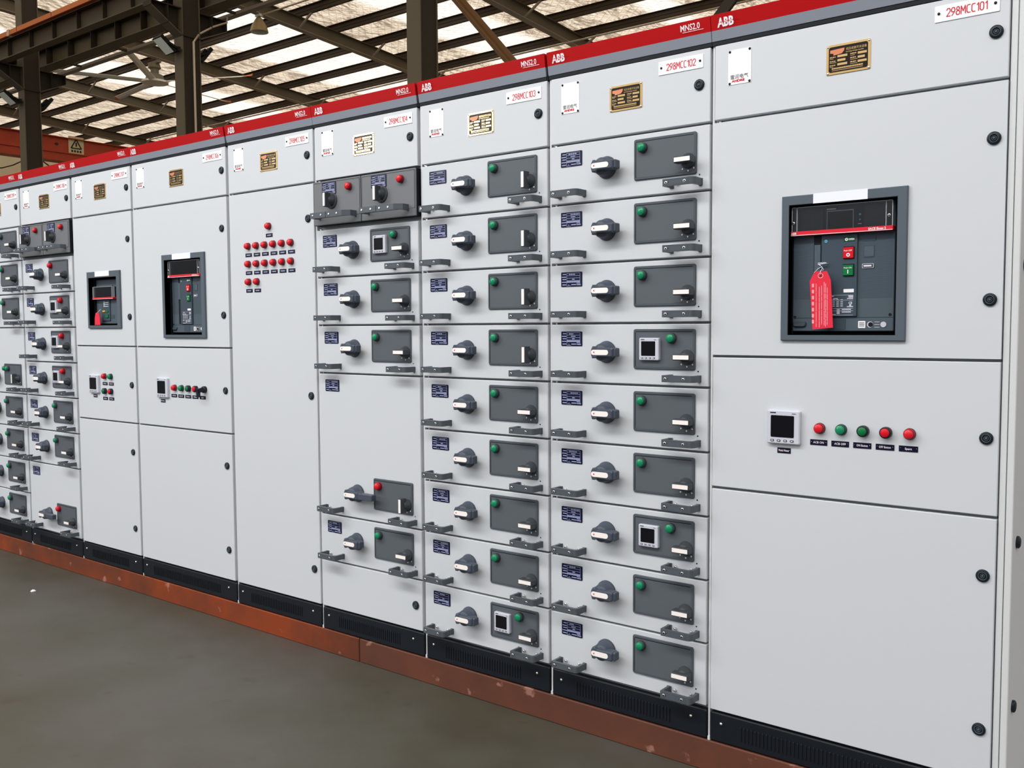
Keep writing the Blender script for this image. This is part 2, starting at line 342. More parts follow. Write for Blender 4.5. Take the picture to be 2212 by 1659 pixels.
def link(name, me, parent=None, loc=(0, 0, 0), **pr):
    o = bpy.data.objects.new(name, me); COL.objects.link(o); o.parent = parent; o.location = loc
    for k, v in pr.items():
        if v: o[k] = v
    return o
_cache = {}
def part(key, name, fn, parent, loc=(0, 0, 0), **pr):
    if key not in _cache:
        mb = MB(); fn(mb); _cache[key] = mb.mesh(name)
    return link(name, _cache[key], parent, loc, **pr)
def solo(name, fn, parent=None, loc=(0, 0, 0), **pr):
    mb = MB(); fn(mb)
    if parent is None and loc != (0, 0, 0): mb.v = [(x - loc[0], y - loc[1], z - loc[2]) for x, y, z in mb.v]
    return link(name, mb.mesh(name), parent, loc, **pr)
def root(name, loc, label, category, group=None):
    return link(name, None, None, loc, label=label, category=category, group=group)

# ------------------------------------------------------------------ the setting
RS = 0.0621                                    # roof slope (falls away from the camera side)
def roofz(y): return 11.64 - RS * (y + 2.62) + BASE     # underside of the insulation
def b_floor(mb): mb.add([(-48, -14, 0), (9, -14, 0), (9, 26, 0), (-48, 26, 0)], [(0, 1, 2, 3)], FLOOR)
solo('floor', b_floor, kind='structure')
def b_ceil(mb):
    x0, x1, y0, y1, nx, ny = -46, 9, -14, 26, 220, 240
    rnd = random.Random(3); vs = []; fs = []
    for j in range(ny + 1):
        for i in range(nx + 1):
            x = x0 + (x1 - x0) * i / nx; y = y0 + (y1 - y0) * j / ny
            ph = ((y + 2.62 - 18.07) / 1.45) % 1.0
            sag = 0.10 * math.sin(math.pi * ph) ** 0.7 + 0.025 * math.sin(x * 5.1 + y * 3.0) * math.sin(math.pi * ph) + rnd.uniform(-.018, .018)
            vs.append((x, y, roofz(y) + 0.10 - sag))
    for j in range(ny):
        for i in range(nx):
            a = j * (nx + 1) + i; fs.append((a, a + 1, a + nx + 2, a + nx + 1))
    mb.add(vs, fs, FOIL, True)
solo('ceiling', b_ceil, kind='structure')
solo('wall_back', lambda mb: mb.box(-48, 9, 26.0, 26.2, 0, roofz(26), WALLM), kind='structure')
def b_wl(mb):
    mb.loft([[(-46, 9.5, 0), (-46, 26, 0), (-46, 26, roofz(26)), (-46, 9.5, roofz(9.5))], [(-46.2, 9.5, 0), (-46.2, 26, 0), (-46.2, 26, roofz(26)), (-46.2, 9.5, roofz(9.5))]], WALLM, cap0=True)
solo('wall_left', b_wl, kind='structure')

# purlins: light C-sections running the length of the hall, resting on the rafters
for j in range(-1, 7):
    y = 18.07 + 1.45 * j - 2.62; z = roofz(y)
    def b_pur(mb, y=y, z=z):
        mb.box(-46, 9, y, y + 0.012, z - 0.22, z, PURLIN); mb.box(-46, 9, y - 0.07, y, z - 0.012, z, PURLIN); mb.box(-46, 9, y + .012, y + 0.085, z - 0.22, z - 0.208, PURLIN)
        mb.box(-46, 9, y - 0.012, y, z - .13, z - .115, STEELD)
    solo('roof_purlin', b_pur, loc=(-18.5, y, z - .22), label='dark brown steel roof purlin running lengthwise under the quilted foil roof', category='purlin', group='parallel roof purlins')

# rafters
RAFT = [(-15.9, 'dark steel rafter with pale lower flange, first one left of the brown cross brace'),
        (-21.9, 'dark steel rafter with the bell lamp hanging by it, passing behind the middle column'),
        (-27.9, 'dark steel rafter that carries the large ceiling fan'),
        (-33.9, 'dark steel rafter between the fan and the red crane bridge'),
        (-39.9, 'dark steel rafter farthest back, beyond the red crane bridge')]
for X, lab in RAFT:
    y0, y1 = 9.6, 25.6
    zb = lambda y: roofz(y) - 0.22 - 0.36
    t = root('roof_rafter', (X, y1, zb(y1)), lab, 'rafter')
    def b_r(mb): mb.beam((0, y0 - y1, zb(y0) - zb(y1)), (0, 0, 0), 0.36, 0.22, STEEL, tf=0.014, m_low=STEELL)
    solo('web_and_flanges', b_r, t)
    for j in range(0, 6, 2):
        y = 18.07 + 1.45 * j - 2.62 + 0.03
        solo('fly_brace', lambda mb: mb.bar((0.62, y - y1, roofz(y) - zb(y1) - .2), (0.02, y - y1, zb(y) - zb(y1) + .02), 0.05, 0.05, STEELL, up=(0, 1, 0)), t)
    solo('stiffener', lambda mb: mb.box(-.1, .1, 22.1 - y1, 22.112 - y1, zb(22.1) - zb(y1) + .02, zb(22.1) - zb(y1) + .35, STEELD), t)

# columns with crane corbels
YC = 10.45 - 2.62
def zg(z): return z + BASE
COLS = [(-9.80, 'brown steel column rising behind the middle of the cabinet row, brown brace beside it'),
        (-15.86, 'dark steel column with a pale conduit down its side and floodlights at its corbel'),
        (-22.17, 'dark steel column nearest the left edge, in front of the red crane bridge')]
for k, (X, lab) in enumerate(COLS):
    t = root('steel_column', (X, YC, 0), lab, 'column', 'steel columns of the crane aisle')
    top = roofz(YC) - .4
    def b_c(mb):
        mb.box(-.14, .14, -.19, -.172, 0, top, STEEL); mb.box(-.14, .14, .172, .19, 0, top, STEEL); mb.box(-.006, .006, -.172, .172, 0, top, STEELD)
        mb.box(-.139, -.02, -.171, .171, 0, top, STEELD); mb.box(.02, .12, -.171, .171, 0, top, STEELD)  # darker tone than the flanges: shade inside the column painted in
    solo('shaft', b_c, t)
    def b_k(mb, sgn, tipd):
        n0, n1 = (0.19, 0.80)
        zt, zc, ztip = zg(7.24), zg(6.76), zg(7.24 - tipd)
        a = [(n0, zc), (n1, ztip), (n1, zt), (n0, zt)]
        a = [(y * sgn, z) for y, z in a]
        for x in ((-.008, .008),):
            mb.loft([[(x[0], y, z) for y, z in a], [(x[1], y, z) for y, z in a]], STEELD, cap0=True)
        b = [(n0 * sgn, zc), (n1 * sgn, ztip)]
        mb.bar((0, b[0][0], b[0][1]), (0, b[1][0], b[1][1]), .26, .016, STEEL, up=(0, 0, 1))
        mb.bar((0, n0 * sgn, zt), (0, n1 * sgn, zt), .26, .016, STEELD)
        mb.box(-.13, .13, min(n1 * sgn, n1 * sgn - .014), max(n1 * sgn, n1 * sgn - .014), ztip, zt, STEELD)
        mb.box(-.13, .13, (n0 + .28) * sgn - .006, (n0 + .28) * sgn + .006, zg(6.92), zt, STEELD)
    solo('corbel', lambda mb: b_k(mb, -1, .09), t); solo('corbel', lambda mb: b_k(mb, 1, .2), t)
    solo('splice_plate', lambda mb: mb.box(-.15, .15, -.2, .2, zg(6.74), zg(6.76), STEELD), t)

# crane runway girders
def girder(yb, wd, zb, zt, lab, stiff_x, x1):
    t = root('crane_girder', (-20, yb, zb), lab, 'girder', 'crane runway girders')
    def b(mb):
        xa, xb = -45 + 20, x1 + 20
        mb.box(xa, xb, -wd / 2, wd / 2, 0, .018, STEEL); mb.box(xa, xb, -.008, .008, .018, zt - zb - .018, STEEL); mb.box(xa, xb, -wd / 2 - .03, wd / 2 + .03, zt - zb - .018, zt - zb, STEELD)
        mb.box(xa, xb, -.04, .04, zt - zb, zt - zb + .09, STEELD)
    solo('web_and_flanges', b, t)
    for i in range(24):
        x = stiff_x - i * 1.0
        solo('stiffener', lambda mb: mb.box(x + 20 - .008, x + 20 + .008, -wd / 2 + .005, -.008, .035, zt - zb - .02, STEELD), t)
girder(9.82 - 2.62, 0.20, zg(7.25), zg(7.64), 'brown steel crane runway girder with stiffeners, on the corbels nearer to the cabinets', -16.55, -15.86)
girder(10.99 - 2.62 - .05, 0.32, zg(7.38), zg(7.80), 'dark crane runway girder lying behind the columns, beneath the foil roof', -16.0, -9.8)
def b_cr(mb):
    y, z = 9.52 - 2.62, zg(7.61)
    mb.box(-44, -15.5, y - .035, y + .035, z - .05, z + .05, ORANGE)
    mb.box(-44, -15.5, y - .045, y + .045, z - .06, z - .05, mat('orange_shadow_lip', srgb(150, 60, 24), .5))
    for i in range(10): mb.box(-17.6 - 1.5 * i, -17.585 - 1.5 * i, y - .037, y + .037, z - .052, z + .052, STEELD)
    mb.box(-21.02, -20.92, y - .05, y + .05, z - .065, z + .065, CONDUIT)
solo('conductor_rail', b_cr, loc=(-20, 9.52 - 2.62, zg(7.61)), label='long orange conductor rail running along the crane girder top', category='conductor rail')

# cross bracing between the columns
solo('cross_brace', lambda mb: (mb.bar((-9.62, YC - .03, zg(6.62)), (-3.7, YC - .03, zg(.16)), .16, .012, BRACE, up=(0, 1, 0)), mb.bar((-9.62, YC - .08, zg(6.62)), (-3.7, YC - .08, zg(.16)), .012, .1, BRACE, up=(0, 1, 0))),
     loc=(-3.7, YC, zg(.16)), label='brown angle-section brace slanting down to the right from the brown column', category='brace')
solo('cross_brace', lambda mb: mb.bar((-9.62, YC + .07, zg(.2)), (-3.7, YC + .07, zg(6.35)), .13, .05, STEELD, up=(0, 1, 0)),
     loc=(-9.62, YC, zg(.2)), label='dark brace rising to the right above the header of cabinet 298MCC102', category='brace')

# red crane bridge with its sign
CX = -35.6
tb = root('crane_bridge', (CX, 8.3, zg(7.85)), 'orange-red crane bridge girder crossing the hall behind the left column', 'crane')
def b_cb(mb):
    z0, z1 = zg(7.62) - zg(7.85), zg(8.53) - zg(7.85); ya, yb = .5, 17.2
    mb.box(-.2, .2, ya, yb, z0 + .32, z1, CRANE); mb.box(-.28, .3, ya, yb, z0, z0 + .3, CRANE); mb.box(-.3, .34, ya, yb, z0 + .30, z0 + .34, CRANE); mb.box(-.3, .3, ya, yb, z1 - .03, z1, CRANE)
    for yy, zz, r in ((6.7, z1 - .28, .07), (10.7, z1 - .30, .05), (9.0, z0 + .12, .22)):
        mb.loft([[(.2 + dx, yy + r * math.cos(a * .5236), zz + r * .7 * math.sin(a * .5236)) for a in range(12)] for dx in (0, .12 if r > .1 else .02)], STEELD)
solo('girder_body', b_cb, tb)
def b_sign(mb):
    y0 = atY = 9.25; z = zg(8.0) - zg(7.85)
    Y = lambda a: 7.45 + a
    mb.add([(.215, Y(-.30), z - .06), (.215, Y(.30), z - .06), (.215, Y(.30), z + .62), (.215, Y(-.30), z + .62)], [(0, 1, 2, 3)], SIGNY)
    for (a, b) in (((-.2, .18), (.2, .18)), ((.2, .18), (0, .52)), ((0, .52), (-.2, .18))):
        mb.bar((.222, Y(a[0]), z + a[1]), (.222, Y(b[0]), z + b[1]), .04, .012, TXBLACK, up=(1, 0, 0))
    mb.bar((.222, Y(0), z + .25), (.222, Y(0), z + .4), .05, .012, TXBLACK, up=(1, 0, 0))
    for q in range(4): mb.add([(.221, Y(-.2 + .11 * q), z + .03), (.221, Y(-.13 + .11 * q), z + .03), (.221, Y(-.13 + .11 * q), z + .11), (.221, Y(-.2 + .11 * q), z + .11)], [(0, 1, 2, 3)], TXBLACK)
solo('warning_sign', b_sign, tb, label='cream warning sign with a black triangle')
solo('sagging_cable', lambda mb: mb.tube([(-45.6, 11.0 + i * .5, zg(9.6) - .9 * math.sin(math.pi * (i % 8) / 8)) for i in range(25)], .03, STEELD, 6), loc=(-45.6, 15, zg(9)),
     label='thin brown cable sagging in loops along the cream end wall', category='cable')

# ceiling fan
fx, fy, fz = -27.9, 14.54, zg(9.22)
tf_ = root('ceiling_fan', (fx, fy, fz), 'huge five-blade ceiling fan with orange blade tips, hanging from a rafter', 'fan')
def b_fm(mb):
    prof = [(.05, .62), (.16, .60), (.2, .45), (.13, .40), (.13, .28), (.26, .22), (.30, .05), (.22, .0)]
    mb.loft([[(r * math.cos(k * .3927), r * math.sin(k * .3927), z) for k in range(16)] for r, z in prof], FANM, cap0=True)
    mb.box(-.3, .3, -.06, .06, .58, .66, FANM); mb.loft([[(r * math.cos(k * .3927), r * math.sin(k * .3927), z) for k in range(16)] for r, z in ((.42, .03), (.42, -.03), (.1, -.06))], BLADE, cap0=True)
solo('motor', b_fm, tf_)
for i in range(5):
    a = math.radians(28.0 + 72 * i); ca, sa = math.cos(a), math.sin(a)
    def b_bl(mb):
        def sec(r, wd, z): return [(r * ca - s_ * sa, r * sa + s_ * ca, z + t_) for s_, t_ in ((-wd, -.02), (0, .0), (wd, .05), (wd, .062), (0, .02), (-wd, -.008))]
        mb.loft([sec(.3, .09, 0), sec(3.05, .085, .02)], BLADE, cap0=True); mb.loft([sec(3.05, .086, .02), sec(3.3, .05, .04), sec(3.36, .01, .06)], TIP)
    solo('blade', b_bl, tf_)

# bell lamp under the rafter and its conduit
lx, ly, lz = -21.9, 14.1, zg(9.64)
tl = root('pendant_lamp', (lx, ly, lz), 'bell-shaped grey metal pendant lamp hanging under the roof', 'lamp')
def b_sh(mb):
    prof = [(.05, .30), (.09, .27), (.13, .2), (.2, .08), (.245, -.06), (.25, -.10)]
    mb.loft([[(r * math.cos(k * .2618), r * math.sin(k * .2618), z) for k in range(24)] for r, z in prof], SHADE, cap0=True, cap1=False, smooth=True)
    mb.loft([[(r * math.cos(k * .2618), r * math.sin(k * .2618), z) for k in range(24)] for r, z in [(p[0] - .008, p[1]) for p in reversed(prof)]], SHADEI, smooth=True)
solo('lamp_shade', b_sh, tl)
solo('hanger', lambda mb: (mb.tube([(0, 0, .28), (0, 0, .34)], .03, FANM), mb.box(-.1, .1, -.06, .06, .32, .39, SHADEI)), tl)
solo('conduit_pipe', lambda mb: mb.tube([(-21.75, 14.1, zg(9.98)), (-9, 14.1, zg(10.0))], .025, CONDUIT), loc=(-21.9, 14.1, zg(9.98)), label='thin pale conduit running right from the bell lamp below the purlins', category='conduit')
solo('tie_pipe', lambda mb: mb.tube([(-38, 22.9 - 2.62, zg(9.50)), (-1, 22.9 - 2.62, zg(9.54))], .028, CONDUIT), loc=(-20, 22.9 - 2.62, zg(9.5)), label='thin pale pipe running just above the red cabinet headers', category='pipe')
def b_pt(mb):
    y = 15.2 - 2.62
    mb.box(-33, -17.5, y, y + .2, zg(10.18) - .5, zg(10.18) - .44, CONDUIT)
solo('cable_tray', lambda mb: (mb.box(-40, -9, 8.92, 9.06, zg(7.47), zg(7.53), STEELL), [mb.box(-39.9 + 2 * i, -39.84 + 2 * i, 8.58, 8.92, zg(7.48), zg(7.52), STEELD) for i in range(15)]),
     loc=(-20, 8.96, zg(7.47)), label='narrow brown cable tray running behind the far crane girder', category='cable tray')

# floodlights on the columns
for k, (X, side, lab) in enumerate(((-15.86, -1, 'square floodlight with pale glass on the conduit column'), (-15.92, 1, 'black floodlight seen from behind, right of the conduit column'),
                                    (-22.18, -1, 'square floodlight with pale glass on the leftmost column'), (-22.22, 1, 'black floodlight seen from behind, right of the leftmost column'))):
    y = YC - .50 if side < 0 else YC + .42; z = zg(6.50)
    t = root('floodlight', (X, y, z), lab, 'floodlight', 'floodlights on the columns')
    n = Vector((0.12, -.62 * 1, -.78)).normalized() if side < 0 else Vector((0.1, .75, -.6)).normalized()
    a = Vector((1, 0, 0)); a = (a - n * a.dot(n)).normalized(); b = n.cross(a)
    def pl(mb, d0, d1, ha, hb, m):
        vs = []
        for d in (d0, d1):
            for u, v in ((-1, -1), (1, -1), (1, 1), (-1, 1)): vs.append(tuple(n * d + a * u * ha + b * v * hb))
        mb.add(vs, [(3, 2, 1, 0), (4, 5, 6, 7), (0, 1, 5, 4), (1, 2, 6, 5), (2, 3, 7, 6), (3, 0, 4, 7)], m)
    solo('housing', lambda mb: (pl(mb, -.07, 0, .125, .185, LAMPB), pl(mb, -.12, -.07, .08, .1, LAMPB)), t)
    solo('glass', lambda mb: pl(mb, 0, .008, .11, .165, LAMPW), t)
    solo('mounting_bracket', lambda mb: (mb.bar((-.13, -n.y * .06, .04), (-.10, -side * .24, -.02), .04, .04, LAMPB), mb.bar((.13, -n.y * .06, .04), (.10, -side * .24, -.02), .04, .04, LAMPB), mb.box(-.13, .13, -side * .24 - .03, -side * .24 + .03, -.06, .02, LAMPB)), t)
def b_cv(mb):
    x, y = -15.86 + .17, YC + .02
    mb.tube([(x, y, 1.0), (x, y, zg(6.66)), (x, y + .12, zg(6.82))], .022, CONDUIT); mb.tube([(x, y + .15, zg(6.85)), (x, y + .4, zg(7.02))], .018, CONDUIT); mb.tube([(x, y + .43, zg(7.04)), (x, y + .75, zg(7.2)), (x, y + .76, zg(7.3))], .018, CONDUIT)
solo('conduit', b_cv, loc=(-15.69, YC, 1.0), label='pale vertical conduit fixed to the side of the dark column, bent at its top', category='conduit')

# ------------------------------------------------------------------ rusty channel the cabinets stand on
def channel(x0, x1, lab, RUST):
    def b(mb):
        mb.plate(x0, x1, 0.0, 0.0995, -0.002, 0.008, RUST, r=0.004, ch=0.003, back=True)
        mb.box(x0, x1, 0.008, 0.06, 0.0, 0.008, RUST); mb.box(x0, x1, 0.008, 0.06, 0.090, 0.098, RUST)
    solo('base_channel', b, loc=((x0 + x1) / 2, 0.02, 0), label=lab, category='steel channel', group='rusty base channels')
channel(-2.852, -0.30, 'rusty red-brown steel channel under the three right-hand cabinets', RUST)
channel(-7.2, -2.856, 'rusty steel channel with bright orange patch under the left-hand cabinets', RUSTL)

# ------------------------------------------------------------------ component builders (all face -Y, origin on the panel surface)
def b_label(mb, seed=1):
    rnd = random.Random(seed)
    mb.plate(0, .085, -.049, 0, -.0018, 0, NAVY, r=.003)
    y = -.0021
    for x0, x1, z in ((.007, .021, -.0075), (.003, .021, -.0165), (.006, .021, -.0245), (.003, .022, -.0335), (.005, .021, -.0425)): mb.dash(x0, x1, z, y, .0026, NAVYL)
    for z in (-.0042, -.0122, -.0205, -.0288, -.0305): mb.dash(.023, .076, z, y, .0009, NAVYL)
    for x in (.023, .0765): mb.add([(x, y, -.047 if x < .05 else -.045), (x + .0009, y, -.047), (x + .0009, y, -.004), (x, y, -.004)], [(0, 1, 2, 3)], NAVYL)
    a = rnd.uniform(.03, .04); mb.dashes(a, a + rnd.uniform(.015, .036), -.0082, y, .0028, NAVYL, rnd)
    if seed % 3: mb.dash(.040, .058, -.0163, y, .0022, NAVYL)
    mb.dash(.045, .055, -.0245, y, .0026, NAVYL); mb.dash(.023, .076, -.0335, y, .003, NAVYL); mb.dash(.063, .076, -.038, y, .002, NAVYL)
    mb.dash(.042, .062, -.0425, y, .0026, NAVYL); mb.dash(.064, .08, -.0432, y, .0026, NAVYL); mb.dash(.030, .033, -.043, y, .002, NAVYL); mb.dash(.023, .04, -.0465, y, .0009, NAVYL)
def b_rotary(mb, L=0.064):
    mb.disc(0, 0, [(.036, 0), (.036, -.006), (.034, -.010), (.031, -.012), (.030, -.028), (.026, -.034), (0.001, -.034)], GRIP, 28)
    mb.disc(0, 0, [(.0365, -.001), (.0365, -.004), (.03, -.004)], KNOB, 28)
    q = .018
    pts = [(-.024, -.0195), (-.0135, -.0195), (-.006, -.0145), (L - .012, -.0150), (L - .009, -.012), (L - .009, .012), (L - .012, .0150), (-.006, .0150), (-.0135, .0195), (-.022, .0195), (-.0275, .010), (-.029, 0), (-.0275, -.010)]
    mb.prism(pts, -.056, -.022, GRIP, ch=.0035)
    mb.plate(L - .012, L, -.0145, .0145, -.050, -.026, GRIP, r=.005, ch=.003, back=True)
    mb.disc(.0, .0, [(.0285, -.022), (.0285, -.036), (.020, -.044), (.006, -.044)], GRIP, 28)
    mb.plate(-.025, .040, -.0085, .0085, -.0572, -.054, INSERT, r=.0084, seg=6)
    mb.add([(-.018, -.0575, 0), (-.012, -.0575, -.0034), (-.012, -.0575, .0034)], [(0, 1, 2)], TXRED)
def b_rotary_long(mb):
    b_rotary(mb); L = .135
    mb.plate(.045, L, -.014, .012, -.054, -.030, GRIP, r=.004, ch=.003, back=True)
def b_pull(mb, W=.108):
    R = .014
    arc = [(W - R + R * math.sin(a * math.pi / 10), -.057 + R - R * math.cos(a * math.pi / 10)) for a in range(6)]
    poly = [(0, 0), (0, -.053), (.004, -.057)] + arc + [(W, 0), (W - .008, 0), (W - .009, -.038), (W - .016, -.046), (.012, -.046), (.008, -.042), (.008, 0)]
    mb.prism_z(poly, -.0105, .0105, HANDLE)
    mb.box(-.003, .012, -.004, 0, -.0105, .0105, HANDLE); mb.box(W - .012, W + .001, -.004, 0, -.0105, .0105, HANDLE)
    for x in (.014, .076):
        mb.disc(x, -.001, [(.0052, -.0571), (.0052, -.0578), (.0036, -.0580)], CHROME, 14); mb.disc(x, -.001, [(.0026, -.0580), (.0026, -.0582)], BLACKH, 10)
    for x in (.084, .088, .092): mb.box(x, x + .0012, -.0576, -.0565, -.0098, .0098, RIM)
    mb.box(.006, .080, -.0574, -.0568, -.0086, -.0078, RIM); mb.box(.006, .080, -.0574, -.0568, .0078, .0086, RIM)
    for x in (.022, .070): mb.disc(x, 0, [(.0016, -.0571), (.0016, -.0576)], BLACKH, 8)
    for x in (.026, W - .026): mb.disc(x, .002, [(.0042, 0), (.0042, -.007), (.002, -.009)], CHROME, 12)
def b_panel(mb):
    mb.plate(0, .219, -.128, 0, -.006, 0, RIM, r=.007, ch=.002)
    mb.plate(.0065, .2125, -.1215, -.0065, -.0056, -.002, BLACKH, r=.004)
    mb.plate(.0095, .2115, -.1205, -.0095, -.0064, -.002, DARKG, r=.002)
    mb.box(.009, .209, -.0068, -.006, -.0092, -.0074, BLACKH); mb.box(.0072, .0088, -.0068, -.006, -.120, -.010, BLACKH)  # black top and left strips paint in the shadow of the rim groove
    mb.plate(.148, .206, -.118, -.060, -.0072, -.006, DARKG, r=.003)
def b_knob(mb, vert=False):
    mb.disc(0, 0, [(.0235, 0), (.0235, -.004), (.0215, -.008), (.0165, -.020), (.012, -.026), (.002, -.026)], KNOB, 24)
    if vert:
        mb.plate(-.0085, .0085, -.029, .029, -.042, -.014, KNOB, r=.002, ch=.002, back=True); mb.plate(-.0055, .0055, -.0265, .0265, -.0432, -.041, INSERT, r=.001)
    else:
        mb.plate(-.029, .029, -.0095, .0095, -.042, -.014, KNOB, r=.002, ch=.002, back=True); mb.plate(-.0265, .0265, -.0065, .0065, -.0432, -.041, INSERT, r=.001)
    for a in (230, 270, 310):
        x, z = .030 * math.cos(math.radians(a)), .030 * math.sin(math.radians(a)); mb.box(x - .0022, x + .0022, -.0012, -.0010, z - .0024, z + .0024, TXWHITE)
def b_lamp(mb, lens, col=KNOB):
    mb.disc(0, 0, [(.0165, 0), (.0165, -.009), (.0150, -.012), (.013, -.0122)], col, 24)
    mb.disc(0, 0, [(.0132, -.010), (.0132, -.017), (.0118, -.0195), (.0005, -.0205)], lens, 24)
def b_lamp_full(mb, lens, col):
    mb.disc(0, 0, [(.0160, 0), (.0160, -.003)], LOCKG, 22); mb.disc(0, 0, [(.0150, -.003), (.0150, -.011), (.0142, -.0135), (.0124, -.0142)], col, 22, cap=False); mb.disc(0, 0, [(.0126, -.0138), (.0122, -.0178), (.0106, -.0196), (.0005, -.0204)], lens, 22)
def b_push(mb, lens):
    mb.disc(0, 0, [(.0160, 0), (.0160, -.013), (.0148, -.016), (.0125, -.016)], BOLT, 22); mb.disc(0, 0, [(.0120, -.012), (.0120, -.0175), (.0105, -.019), (.0005, -.0195)], lens, 22)
def b_meter(mb, W=.071, P=.012):
    mb.plate(0, W, -W, 0, -P, 0, METERW, r=W * .05, ch=W * .03)
    mb.plate(W * .12, W * .83, -W * .80, -W * .15, -P - .0006, -P + .001, SCREEN, r=W * .03)
    for i in range(4):
        x = W * (.17 + .2 * i); mb.plate(x - W * .055, x + W * .055, -W * .93, -W * .865, -P - .0012, -P, KNOB, r=W * .028); mb.plate(x - W * .032, x + W * .032, -W * .915, -W * .88, -P - .0015, -P, METERW, r=W * .015)
    mb.dash(W * .10, W * .28, -W * .075, -P - .0003, W * .035, TXBLACK); mb.dash(W * .76, W * .88, -W * .09, -P - .0003, W * .022, LOCKG)
def b_lock(mb):
    mb.disc(0, 0, [(.0165, 0), (.0165, -.004), (.0145, -.006), (.0112, -.0062)], LOCK, 24, cap=False)
    mb.disc(0, 0, [(.0112, -.006), (.0106, -.0068), (.0094, -.0068), (.0090, -.0030)], LOCKG, 24, cap=False); mb.disc(0, 0, [(.0091, -.0028), (.0090, -.0030)], BLACKH, 20); mb.disc(0, 0, [(.0066, -.003), (.0062, -.0058), (.0050, -.0058), (.0046, -.0036)], LOCKG, 20, cap=False)
    mb.disc(0, 0, [(.0035, -.0055), (.003, -.0066), (.0002, -.0066)], LOCKG, 12)
def b_name(mb):
    mb.plate(-.060, .060, -.0405, .0405, -.0022, 0, BRASS, r=.004, ch=.0006)
    mb.plate(-.053, .053, -.0345, .0345, -.0026, -.002, BRASSB, r=.006)
    y = -.0029
    mb.prism([(-.049, .018), (-.040, .016), (-.040, .011), (-.017, .014), (-.011, .021), (-.010, .028), (-.049, .026)], y, -.0025, BRASSR)
    mb.text('低压成套开关设备', -.006, .0205, y, .0078, BRASS, 0, xs=.90); mb.text('Low-Voltage Switchgear Assemblies', -.006, .0145, y, .0042, BRASS, .0001, xs=.78)
    rnd = random.Random(2)
    for i, z in enumerate((.0075, -.0035, -.0145)):
        mb.plate(-.029, -.002 - (.005 if i == 1 else 0), z - .003, z + .003, y, -.0025, BRASS, r=.0008); mb.plate(.026, .050 - (.005 if i == 1 else 0), z - .003, z + .003, y, -.0025, BRASS, r=.0008)
        mb.dashes(-.050, -.034, z - .001, y, .0026, BRASS, rnd, .003, .006, .001); mb.dash(-.050, -.040 + .008 * (i == 1), z - .0052, y, .0012, BRASS)
        mb.dashes(.006, .022, z + .001, y, .003, BRASS, rnd, .003, .006, .001); mb.dash(.006, .018 + .007 * (i > 0), z - .0038, y, .0012, BRASS)
    mb.dashes(-.044, .040, -.0245, y, .0040, BRASS, rnd, .003, .006, .0008); mb.dash(-.044, .040, -.0298, y, .0014, BRASS)
    for sx_ in (-1, 1):
        for sz in (-1, 1): mb.disc(sx_ * .0555, sz * .036, [(.0035, -.002), (.003, -.0034), (.0005, -.0036)], CHROME, 12)
def b_info(mb):      # the maker's plate; its square code is left out
    mb.plate(-.036, .036, -.050, .050, -.0014, 0, PLATEW, r=.002)
    mb.text('雷润电气', -.0295, -.0335, -.0018, .0140, TXBLACK, 0, xs=1.02); mb.text('AHDRE', -.024, -.0430, -.0018, .0090, TXRED, .0005, xs=1.35)
    for sx_ in (-1, 1):
        for sz in (-1, 1): mb.disc(sx_ * .031, sz * .046, [(.0038, -.001), (.0034, -.003), (.0005, -.0036)], BOLT, 12)
def b_num(mb, t):
    mb.plate(-.076, .076, -.0205, .0205, -.0022, 0, PLATEW, r=.002, ch=.0005)
    mb.stroke_text(t, -.047, -.0095, .0192, -.0026, .0023, TXRED)
    for x in (-.066, .066): mb.disc(x, 0.001, [(.0036, -.002), (.0032, -.0044), (.0005, -.005)], BOLT, 12)
def b_cap(mb, t, W=.049):
    mb.plate(-W / 2, W / 2, -.008, .008, -.0014, 0, NAVYD, r=.0006)
    mb.text(t, 0, -.0027, -.0017, .0085, TXWHITE, .0001, xs=.95 if len(t) < 9 else .78, align='CENTER')
    for x in (-W / 2 + .004, W / 2 - .004): mb.disc(x, .0015, [(.0008, -.0016), (.0006, -.0018)], CHROME, 6)

def b_capd(mb):
    mb.plate(-.023, .023, -.008, .008, -.0014, 0, NAVYD, r=.0006)
    for a, b in ((-.013, -.0075), (-.006, -.002), (-.001, .004), (.005, .009), (.010, .013)): mb.dash(a, b, 0, -.0017, .0046, NAVYL)
    for a in (-.0195, .0195): mb.disc(a, .0015, [(.0008, -.0016), (.0006, -.0018)], CHROME, 6)

